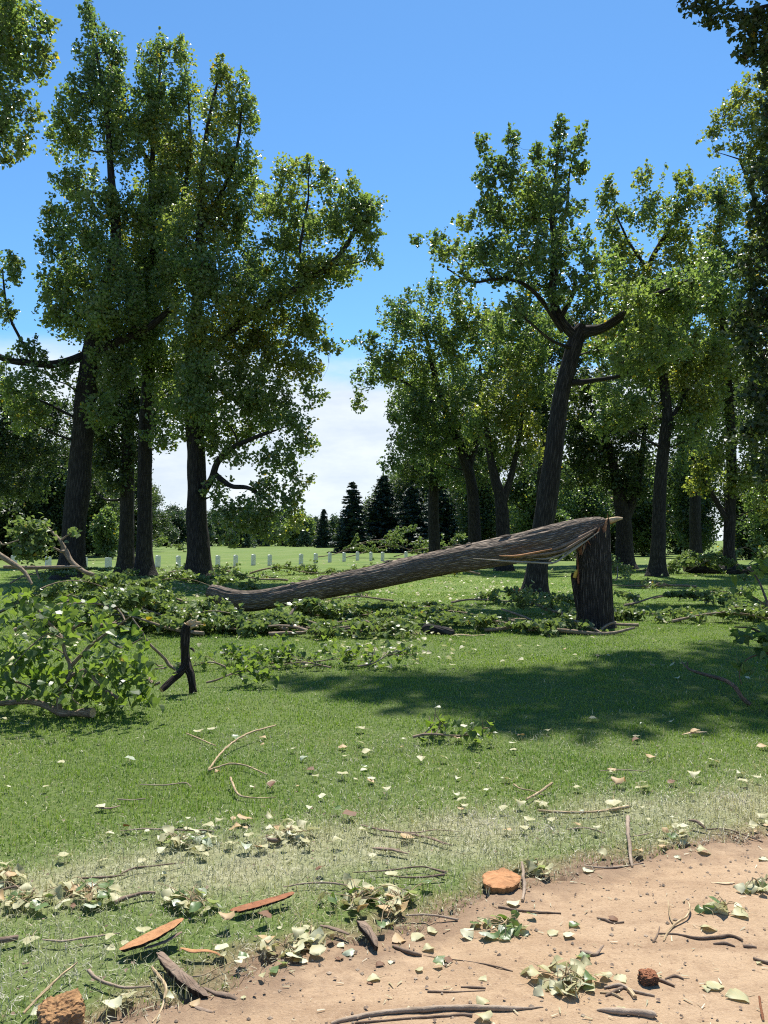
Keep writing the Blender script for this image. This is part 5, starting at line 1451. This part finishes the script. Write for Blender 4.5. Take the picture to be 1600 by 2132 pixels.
def wob(o, seed):
    a = np.clip(o[:, 3:4], .001, .01)
    o[:, :3] += a * np.stack([.9 * fbm(o[:, :3] * 22, seed), .9 * fbm(o[:, :3] * 22, seed + 50), .35 * fbm(o[:, :3] * 22, seed + 90)], 1)
    o[:, 3] *= 1 + .28 * np.clip(fbm(o[:, :3] * 34, seed + 7), -.5, 1)
    return o

def plate(name, label, cat, outline, lifts, thick, mat_top, mat_side, seed=0, bow=.0):
    """a flat piece of bark or wood: outline in photo pixels on the ground, lifts at its first and farthest point"""
    pts = np.array([GS(*p) for p in outline])
    d = pts[:, 0] - pts[:, 0].min()
    t = d / d.max()
    n = len(pts) * 8
    k = np.linspace(0, len(pts), n, endpoint=False)
    i = k.astype(int)
    f = (k - i)[:, None]
    loop = pts[i] * (1 - f) + pts[(i + 1) % len(pts)] * f
    tt = (loop[:, 0] - pts[:, 0].min()) / d.max()
    c = loop.mean(axis=0)
    loop[:, :2] += (loop[:, :2] - c[:2]) * (.10 * fbm(loop * 70, seed, 3) + .05 * fbm(loop * 25, seed + 1, 2))[:, None]
    loop[:, 2] = pts[:, 2].mean() + lifts[0] + (lifts[1] - lifts[0]) * tt
    rings = []
    for s_ in (1.0, .93, .7, .4, .12):
        r_ = c + (loop - c) * s_
        r_[:, 2] = (c[2] * 0 + loop[:, 2] * s_ + loop[:, 2].mean() * (1 - s_)) + bow * (1 - s_) + .10 * thick * (s_ < 1) + .22 * thick * fbm(r_ * 60, seed + 3)
        rings.append(r_)
    low = loop.copy()
    low[:, :2] = c[:2] + (low[:, :2] - c[:2]) * .9
    low[:, 2] -= thick * (1 + .3 * fbm(loop * 50, seed + 5))
    mb = MB()
    a = np.arange(n)
    b2 = (a + 1) % n
    V = np.vstack(rings)
    for j in range(len(rings) - 1):
        pass
    mb.add(V, [np.vstack([np.stack([j * n + a, j * n + b2, (j + 1) * n + b2, (j + 1) * n + a], 1) for j in range(len(rings) - 1)])], 0, V, False)
    mb.add(rings[-1], [np.array([a])], 0, rings[-1], False)
    mb.add(np.vstack([low, loop]), [np.stack([a, b2, n + b2, n + a], 1)], 1, np.vstack([low, loop]), False)
    mb.add(low, [np.array([a[::-1]])], 1, low, False)
    return tag(mb.build(name, [M[mat_top], M[mat_side]], origin=c, tcoord=True), label, cat)

STM = {'twig': 'stick_light', 'twig_dark': 'stick'}
def stick(label, pts, mat='twig', name='stick', cat='stick', group=None, flat=1.0, rough=.14, sides=8, branches=()):
    """pts: (px, py, width px, lift m) on the ground"""
    mat = STM.get(mat, mat)
    def conv(ps):
        out = []
        for a, b, w, *l in ps:
            g = GS(a, b)
            rad = w * (.8 if mat != 'wood_orange' else .95) * math.hypot(g[1], HC) / F / 2
            onsand = sand_sd(g[:1], g[1:2])[0] > .0
            g[2] += rad * flat * .8 + (0 if onsand else .022) + (l[0] if l else 0)
            out.append([*g, rad])
        return np.array(out)
    q = conv(pts)
    if not branches:
        o = wob(spline(q, .012), len(label))
        mb = MB()
        tube(mb, o[:, :3], o[:, 3], sides, flat=flat, up=np.array([0, 0, 1.]), rough=rough, rf=5, lf=9, seed=len(label), cap_mi=1)
        ob = mb.build(name, [M[mat], M['wood_pale']], origin=q[0, :3], tcoord=True)
        return tag(ob, label, cat, group)
    root = thing(name, label, cat, q[0, :3], group)
    for k, ps in enumerate((pts,) + tuple(branches)):
        o = wob(spline(conv(ps), .012), len(label) + k)
        mb = MB()
        tube(mb, o[:, :3], o[:, 3], sides, flat=flat, up=np.array([0, 0, 1.]), rough=rough, rf=5, lf=9, seed=k + len(label), cap_mi=1)
        mb.build('stem' if k == 0 else 'side_stem', [M[mat], M['wood_pale']], root, tcoord=True)
    return root

stick('pale straw coloured stem leaning over the orange wood chunk', [(49, 2127, 5), (90, 2090, 6, .01), (130, 2058, 5, .02), (161, 2037, 3, .03)], 'stem_pale')
stick('curved brown twig at the grass rim beside the orange wood chunk', [(184, 2043, 9, .01), (202, 2054, 8), (225, 2064, 7), (262, 2072, 6), (315, 2069, 4)], 'twig')
stick('pale bent root running down onto the sand from under the bark piece', [(317, 2029, 6), (332, 2052, 8), (345, 2080, 8, .01), (338, 2105, 6), (318, 2131, 4)], 'stem_pale')
stick('dark thick twig end poking in at the border low on the grass', [(-12, 1978, 14), (15, 1974, 15), (38, 1968, 12)], 'twig_dark')
stick('thin grey twig lying level in the grass over the orange bark slab', [(88, 1971, 4), (130, 1975, 5), (180, 1967, 5), (250, 1957, 3)], 'twig')
stick('short brown stick among the leaf clusters of the near grass', [(240, 1894, 9), (262, 1885, 10), (290, 1877, 9), (324, 1873, 6)], 'twig_dark')
stick('dark twig with pale peeling end at the lower side of the dry strip', [(168, 1843, 5), (210, 1842, 7), (260, 1836, 4)], 'twig_dark', branches=([(252, 1833, 4), (280, 1822, 5), (320, 1817, 4), (368, 1811, 3)],))
stick('long thin twig level in the grass above the leaf clusters', [(250, 1742, 2), (300, 1739, 4), (360, 1742, 5), (420, 1742, 4), (448, 1745, 3)], 'twig')
stick('thin pale stem on the dirt rim past the weathered bark piece', [(386, 2049, 3), (420, 2046, 4), (455, 2030, 3), (490, 2015, 2)], 'stem_pale')
stick('long dark strip of bark with frayed branches on the dry strip', [(752, 1728, 6), (790, 1738, 9), (830, 1743, 8), (880, 1752, 8), (942, 1770, 4)], 'twig_dark', flat=.5, branches=([(800, 1740, 5), (860, 1744, 6), (905, 1738, 4), (960, 1741, 2)], [(880, 1752, 5), (905, 1757, 7), (925, 1768, 3)]))
stick('short dark bark scrap under the frayed bark strip', [(775, 1777, 8), (800, 1779, 13), (825, 1782, 11), (850, 1788, 6)], 'bark_chip', name='bark_scrap', cat='bark scrap', flat=.5, rough=.3)
stick('pair of long thin twigs joined at a torn butt by the sand rim', [(928, 1830, 9), (905, 1822, 5), (875, 1816, 4), (810, 1823, 4), (735, 1827, 2)], 'twig_dark', branches=([(925, 1834, 7), (885, 1838, 5), (840, 1838, 4), (798, 1830, 2)],))
stick('thin pale twig over the leaf pile beside the red bark strip', [(590, 1858, 3), (640, 1851, 4), (690, 1850, 5), (742, 1858, 3)], 'twig')
stick('straight grey twig pointing from the leaf pile onto the sand', [(845, 1919, 4), (900, 1919, 6), (954, 1920, 6)], 'twig')
stick('short curved black bark scrap at the sand rim', [(820, 1973, 6), (845, 1984, 9), (878, 1988, 6)], 'twig_dark', name='bark_scrap', cat='bark scrap')
stick('hair thin dark twig lying along the open sand', [(882, 1987, 1.6), (940, 1996, 2), (989, 2006, 2.5), (1030, 2020, 4), (1068, 2029, 2.5)], 'twig_dark')
stick('straight dark twig on the open sand in the middle', [(890, 2069, 5), (950, 2071, 4), (1010, 2070, 2)], 'twig_dark')
stick('short rough dark twig just above the straight one on the sand', [(960, 2060, 3), (985, 2063, 6), (1012, 2065, 3)], 'twig_dark')
stick('long thick branch curving along the very bottom of the sand', [(690, 2138, 6), (730, 2128, 9), (765, 2120, 10), (837, 2114, 12), (950, 2111, 12), (1040, 2112, 12), (1085, 2110, 8), (1132, 2106, 2)], 'twig', sides=12)
stick('thinner dark twig below the long curving branch', [(740, 2136, 4), (850, 2128, 5), (960, 2122, 6), (985, 2124, 8)], 'twig_dark')
stick('crooked grey stick standing beside the orange wood disc', [(1087, 1882, 7), (1092, 1862, 8), (1091, 1845, 8, .01), (1087, 1822, 6, .03)], 'twig')
stick('pale stick crossed by a darker one in the grass', [(1097, 1674, 6), (1122, 1660, 7), (1150, 1646, 6, .02)], 'stem_pale', branches=([(1070, 1640, 4), (1085, 1650, 4), (1110, 1655, 3), (1132, 1664, 3)],))
stick('long smooth stick lying level on the dry strip', [(1122, 1699, 6), (1165, 1703, 7), (1210, 1704, 7), (1265, 1700, 8), (1311, 1692, 8)], 'stem_pale')
stick('pale upright stick stuck where grass meets sand', [(1316, 1812, 6), (1312, 1790, 9, .02), (1308, 1765, 10, .05), (1306, 1742, 10, .07)], 'twig')
stick('thin twig flat on the sand at the foot of the upright stick', [(1219, 1814, 3), (1270, 1812, 5), (1341, 1806, 3)], 'twig')
stick('thin twig arched in the grass beside the upright stick', [(1180, 1738, 3), (1220, 1735, 4), (1260, 1746, 3)], 'twig', branches=([(1310, 1752, 2), (1340, 1748, 3), (1358, 1742, 2)],))
stick('straight dark twig on the sand below the orange disc', [(1037, 1898, 6), (1090, 1904, 5), (1169, 1909, 4)], 'twig_dark')
stick('black bark scrap in the grass tuft at the sand rim', [(1434, 1726, 8, .02), (1452, 1730, 13, .02), (1468, 1735, 7)], 'twig_dark', name='bark_scrap', cat='bark scrap', flat=.5, rough=.3)
stick('thin twigs trailing from the grass tuft onto the sand', [(1470, 1737, 4), (1510, 1736, 3), (1540, 1745, 4), (1589, 1758, 3)], 'twig_dark', branches=([(1500, 1738, 2), (1540, 1750, 2), (1565, 1764, 2)],))
stick('pale forked twig shaped like a letter Y on the sand', [(1382, 1964, 4), (1390, 1950, 5), (1405, 1934, 5, .005), (1430, 1920, 5, .01), (1437, 1905, 5, .015), (1433, 1896, 4, .02)], 'stem_pale', branches=([(1405, 1934, 4), (1395, 1918, 4, .01), (1392, 1891, 3, .02)],))
stick('dark knotty twig ending in a tuft on the sand', [(1371, 1949, 4), (1410, 1952, 4), (1450, 1960, 6), (1490, 1958, 7), (1522, 1953, 8), (1547, 1962, 7)], 'twig_dark', branches=([(1371, 1949, 4), (1366, 1958, 4), (1361, 1966, 6)], [(1371, 1949, 3), (1374, 1935, 3)]))
stick('short dark twig scrap under the knotty twig', [(1486, 1970, 4), (1510, 1970, 7), (1532, 1974, 3)], 'twig_dark')
stick('dark bark crumb stick at the border of the sand', [(1548, 1973, 7), (1562, 1974, 9), (1577, 1975, 5)], 'bark_chip')
stick('dark thin stick running out of view on the sand', [(1570, 2000, 7), (1600, 2010, 8), (1620, 2012, 6)], 'twig_dark')
stick('dark wing shaped bark scrap beside the green leaf on the sand', [(1209, 1988, 10), (1228, 1993, 15), (1242, 1994, 9), (1258, 1986, 3, .02)], 'bark_chip', name='bark_scrap', cat='bark scrap', flat=.6, rough=.3)
stick('small black twig scrap on the open sand', [(1243, 1915, 3), (1262, 1920, 7), (1275, 1925, 4), (1300, 1924, 5)], 'twig_dark')
stick('short dark twig attached behind the red wood nub', [(1368, 2045, 8), (1385, 2052, 7), (1405, 2061, 5)], 'twig_dark')
stick('curled black leaf stalk beside the red wood nub', [(1385, 2044, 4), (1405, 2040, 7), (1424, 2046, 4)], 'twig_dark')
PS = 'little sticks heaped by the leaf cluster on the sand'
stick('longest stick of the little heap by the sandy leaf cluster', [(1259, 2065, 6), (1290, 2060, 9), (1320, 2072, 7), (1364, 2081, 5)], 'twig', group=PS)
stick('thin pale stick low in the little heap by the sandy leaf cluster', [(1250, 2073, 5), (1275, 2076, 6), (1298, 2087, 5)], 'stem_pale', group=PS)
stick('stubby pale peg in the little heap by the sandy leaf cluster', [(1311, 2070, 11), (1322, 2086, 11)], 'stem_pale', group=PS)
stick('bark brown twig across the little heap by the sandy leaf cluster', [(1262, 2080, 5), (1285, 2070, 8), (1302, 2062, 5)], 'twig_dark', group=PS)
stick('dark curved stick lying behind the sandy leaf cluster', [(1147, 2016, 4), (1170, 2024, 8), (1195, 2028, 7), (1225, 2036, 4)], 'twig_dark')
stick('thick smooth grey stick cut off at the bottom of the sand', [(1243, 2112, 3), (1262, 2114, 10), (1290, 2117, 14), (1325, 2121, 15), (1358, 2124, 17), (1365, 2126, 9)], 'twig', sides=12)
stick('pale flat wood sliver on the upper sand', [(1482, 1839, 5), (1505, 1842, 9), (1530, 1840, 8)], 'wood_pale', name='wood_sliver', cat='wood sliver', flat=.4)
stick('reddish twig standing at the lower corner of the sand', [(1590, 2135, 6), (1586, 2122, 6, .02), (1582, 2110, 5, .04)], 'wood_red')
stick('long pale curved stem bowed over the green lawn', [(435, 1613, 5), (452, 1592, 5, .01), (480, 1567, 5, .03), (520, 1547, 5, .05), (575, 1530, 4, .05)], 'stem_pale')
stick('pale bent stem meeting the bowed stem at its low end', [(434, 1615, 5), (458, 1607, 5), (485, 1604, 5, .01), (515, 1608, 4, .01), (557, 1622, 4)], 'stem_pale')
stick('short hooked pale stem on the lawn below the bowed stem', [(480, 1640, 6, .03), (486, 1652, 6, .02), (500, 1666, 5), (540, 1671, 3), (575, 1669, 2)], 'stem_pale')
stick('thin pale stem on the lawn over the bowed stem', [(388, 1535, 3), (415, 1546, 4), (450, 1561, 3)], 'stem_pale')
stick('faint dry twig on the lawn beside the hooked stem', [(290, 1643, 2), (340, 1645, 3), (385, 1640, 3), (398, 1648, 3)], 'twig')
stick('small straight twig lying in the green grass', [(245, 1674, 3), (275, 1676, 3), (303, 1673, 3)], 'twig')
stick('small brown scrap of bark in the grass by the straight twig', [(200, 1690, 5), (228, 1694, 8), (250, 1688, 4)], 'bark_chip', name='bark_scrap', cat='bark scrap', flat=.5)
stick('pale chip of wood on the sunny lawn near the shade', [(1420, 1536, 3), (1445, 1533, 8), (1472, 1530, 4)], 'wood_pale', name='wood_sliver', cat='wood sliver', flat=.5)
stick('dark twig in the near grass by the leaf heap at the border', [(0, 1868, 6), (30, 1862, 8), (60, 1866, 5)], 'twig_dark')
stick('thin twig lying past the dry strip under the leaf pair', [(1250, 1610, 2), (1300, 1609, 3), (1345, 1613, 2)], 'twig')
stick('thick brown twig at the dry strip by the tan leaf', [(555, 1760, 7), (572, 1765, 11), (590, 1757, 6)], 'twig_dark')

# orange slab of inner bark and its companions
stick('dark underside slip of bark below the orange slab', [(300, 1996, 8, .01), (345, 1984, 13, .02), (380, 1972, 8, .03)], 'bark_chip', name='bark_scrap', cat='bark scrap', flat=.3)
stick('small orange bark flake past the orange slab', [(376, 1993, 4, .01), (400, 1999, 12, .01), (440, 2001, 9, .01), (465, 2006, 3)], 'wood_orange', name='bark_scrap', cat='bark scrap', flat=.25)
stick('dark crumbling bark beyond the weathered bark piece', [(425, 2072, 7), (450, 2078, 14), (480, 2086, 12), (500, 2092, 5)], 'twig_dark', name='bark_scrap', cat='bark scrap', flat=.5, rough=.35)
stick('dark flake of bark at the foot of the weathered piece', [(401, 2100, 5), (420, 2108, 12), (445, 2110, 6)], 'bark_chip', name='bark_scrap', cat='bark scrap', flat=.4, rough=.3)
stick('dark crust of bark in the dirt beside the upright bark piece', [(668, 1940, 8), (700, 1950, 17), (728, 1960, 10)], 'twig_dark', name='bark_scrap', cat='bark scrap', flat=.45, rough=.35)

def chunk(name, label, cat, px, py, dims, mat_top, mat_side, seed, rot=(0, 0, 0), power=4.0, rough=.12, sink=.3):
    """a block of broken wood: rounded box with a torn face"""
    bm = bmesh.new()
    bmesh.ops.create_icosphere(bm, subdivisions=5, radius=1)
    co = np.array([v.co[:] for v in bm.verts])
    k = (np.abs(co) ** power).sum(axis=1) ** (-1 / power)
    co = co * k[:, None]
    co *= (1 + rough * fbm(co * 2.6, seed, 3) + rough * .6 * vnoise(co * 9, seed + 4))[:, None]
    co = co * np.array(dims) / 2
    for v, c_ in zip(bm.verts, co):
        v.co = c_
    for f_ in bm.faces:
        n_ = f_.normal
        f_.material_index = 0
    bm.normal_update()
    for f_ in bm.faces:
        f_.material_index = 0 if (f_.normal.z > .45 or f_.normal.x > .55) else 1  # shade put into the colour: all but top and right faces go darker
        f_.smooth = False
    me = bpy.data.meshes.new(name)
    bm.to_mesh(me)
    bm.free()
    me.materials.append(M[mat_top])
    me.materials.append(M[mat_side])
    o = bpy.data.objects.new(name, me)
    COL.objects.link(o)
    g = GS(px, py)
    o.location = (g[0], g[1], g[2] + dims[2] * (.5 - sink * .3))
    o.rotation_euler = rot
    return tag(o, label, cat)
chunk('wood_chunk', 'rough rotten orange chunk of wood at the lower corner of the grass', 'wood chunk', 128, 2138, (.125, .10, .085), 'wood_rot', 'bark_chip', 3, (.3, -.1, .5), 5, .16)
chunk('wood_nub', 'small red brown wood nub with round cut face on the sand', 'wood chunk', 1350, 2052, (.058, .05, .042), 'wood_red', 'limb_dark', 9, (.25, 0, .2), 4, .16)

plate('bark_piece', 'flat orange slab of inner bark lying on the near grass', 'bark piece', [(249, 1996), (262, 1988), (300, 1976), (338, 1965), (370, 1957), (381, 1960), (375, 1970), (350, 1984), (322, 1995), (285, 2001), (255, 2001)], (.035, .085), .012, 'wood_orange', 'limb_dark', 1)
plate('bark_piece', 'weathered grey brown bark piece slanting across the dirt rim', 'bark piece', [(327, 2014), (338, 2011), (350, 2021), (375, 2041), (405, 2061), (430, 2079), (437, 2088), (425, 2089), (398, 2079), (370, 2063), (345, 2042), (330, 2026)], (.05, .02), .018, 'bark_chip', 'limb_dark', 2, .012)
plate('bark_piece', 'long red brown strip of inner bark in the near grass', 'bark piece', [(476, 1911), (500, 1902), (540, 1895), (580, 1887), (610, 1880), (617, 1884), (590, 1895), (560, 1903), (520, 1912), (490, 1916)], (.03, .05), .010, 'wood_red', 'limb_dark', 3)
plate('bark_piece', 'upright brown bark piece jutting from the sand rim', 'bark piece', [(742, 1945), (760, 1943), (773, 1951), (787, 1974), (788, 1991), (780, 1989), (768, 1973), (752, 1959)], (.05, .03), .02, 'bark_chip', 'limb_dark', 4, .015)
plate('wood_disc', 'bright orange flat disc of broken wood at the sand rim', 'wood chunk', [(1003, 1843), (1010, 1834), (1030, 1830), (1052, 1823), (1066, 1830), (1085, 1840), (1080, 1853), (1070, 1862), (1050, 1869), (1028, 1867), (1010, 1859)], (.035, .03), .028, 'wood_orange', 'wood_rot', 5, .006)

# sprigs: torn off twig ends with their leaves
def sprig(label, px, py, rx, ry, n, mix=(.75, .05, .2), size=(.035, .07), height=.022, seed=0, lit='litter'):
    rs = np.random.default_rng(seed + 7000)
    g = GS(px, py)
    root = thing('leaf_sprig', label, 'leaf sprig', g, 'torn off leaf sprigs strewn about the track edge')
    ends = []
    for k in range(int(n * 2.2)):
        a, b = rs.normal(0, .58, 2)
        q = GS(px + a * rx, py + b * ry)
        onsand = sand_sd(q[:1], q[1:2])[0] > 0
        h = rs.uniform(.0, 1) ** 1.5 * height + (.004 if onsand else .025)
        s = rs.uniform(*size)
        mt = rs.choice([lit, 'litter_tan', 'litter_green'], p=mix)
        o = bpy.data.objects.new('leaf', LM[mt][rs.integers(6)])
        COL.objects.link(o)
        o.parent = root
        o.location = Vector(q - g) + Vector((0, 0, h))
        o.scale = (s, s, s)
        o.rotation_euler = Euler((rs.normal(0, .45), rs.normal(0, .45) + (math.pi if rs.random() < .35 else 0), rs.uniform(0, 6.28)), 'ZYX')
        ends.append(q + np.array([0, 0, h + .006]))
    mb = MB()
    c0 = g + np.array([0, 0, .03])
    for e in ends[::2]:
        w = spline([[*c0, .0022], [*((c0 + e) / 2 + rs.normal(0, .012, 3) + np.array([0, 0, .012])), .0018], [*e, .0011]], .02)
        tube(mb, w[:, :3], w[:, 3], 5)
    mb.build('stem', M['stem_pale'], root, tcoord=True)
for i, a in enumerate([
    ('leaf sprig with dark curled leaves at the border of the near grass', 62, 1886, 62, 26, 15, (.55, .1, .35)), ('dense sprig of dark and pale leaves beside the short brown stick', 190, 1872, 58, 24, 14, (.4, .1, .5)),
    ('sprig with large white shining leaves on the near grass', 400, 1892, 62, 22, 12, (.55, 0, .45)), ('sprig of green and white leaves in the dry strip over the long twig', 372, 1764, 58, 16, 11, (.7, 0, .3)),
    ('sprig of upturned cream leaves in the dry strip', 600, 1748, 52, 24, 13, (.95, .05, 0)), ('large leaf pile sprig of dark and cream leaves at the rim of the sand', 745, 1885, 66, 30, 18, (.62, .08, .3)),
    ('pale leaf sprig with standing leaves where pile and sand meet', 835, 1890, 48, 34, 14, (.7, .08, .22)), ('small leaf sprig on the sand rim below the red bark strip', 592, 1988, 46, 24, 9, (.7, .1, .2)),
    ('fresh green leaf sprig with one white leaf on the open sand', 1052, 1944, 54, 22, 11, (.3, 0, .7)), ('big sprig of cream and green leaves lying on the sand', 1178, 2056, 52, 32, 17, (.62, .08, .3)),
    ('sprig of white leaves at the border of the upper sand', 1578, 1852, 24, 18, 6, (.8, 0, .2)), ('flat pale sprig on the sand near the forked twig', 1512, 1905, 40, 8, 5, (.8, 0, .2)),
    ('grassy leaf sprig at the rim next to the orange wood disc', 1120, 1822, 36, 14, 7, (.5, 0, .5)), ('leaf sprig under the black scrap in the grass tuft', 1420, 1750, 30, 14, 6, (.6, .1, .3)),
    ('sprig with tan and pale leaves along the dirt rim', 640, 1968, 40, 14, 6, (.7, .2, .1)), ('leaf sprig at the frame border in the dry strip', 12, 1838, 40, 12, 7, (.7, .3, 0))]):
    sprig(*a, seed=i)
print('leaves', N_LEAF[0])
for o in SC.objects:
    if 'origin' in o:
        del o['origin']
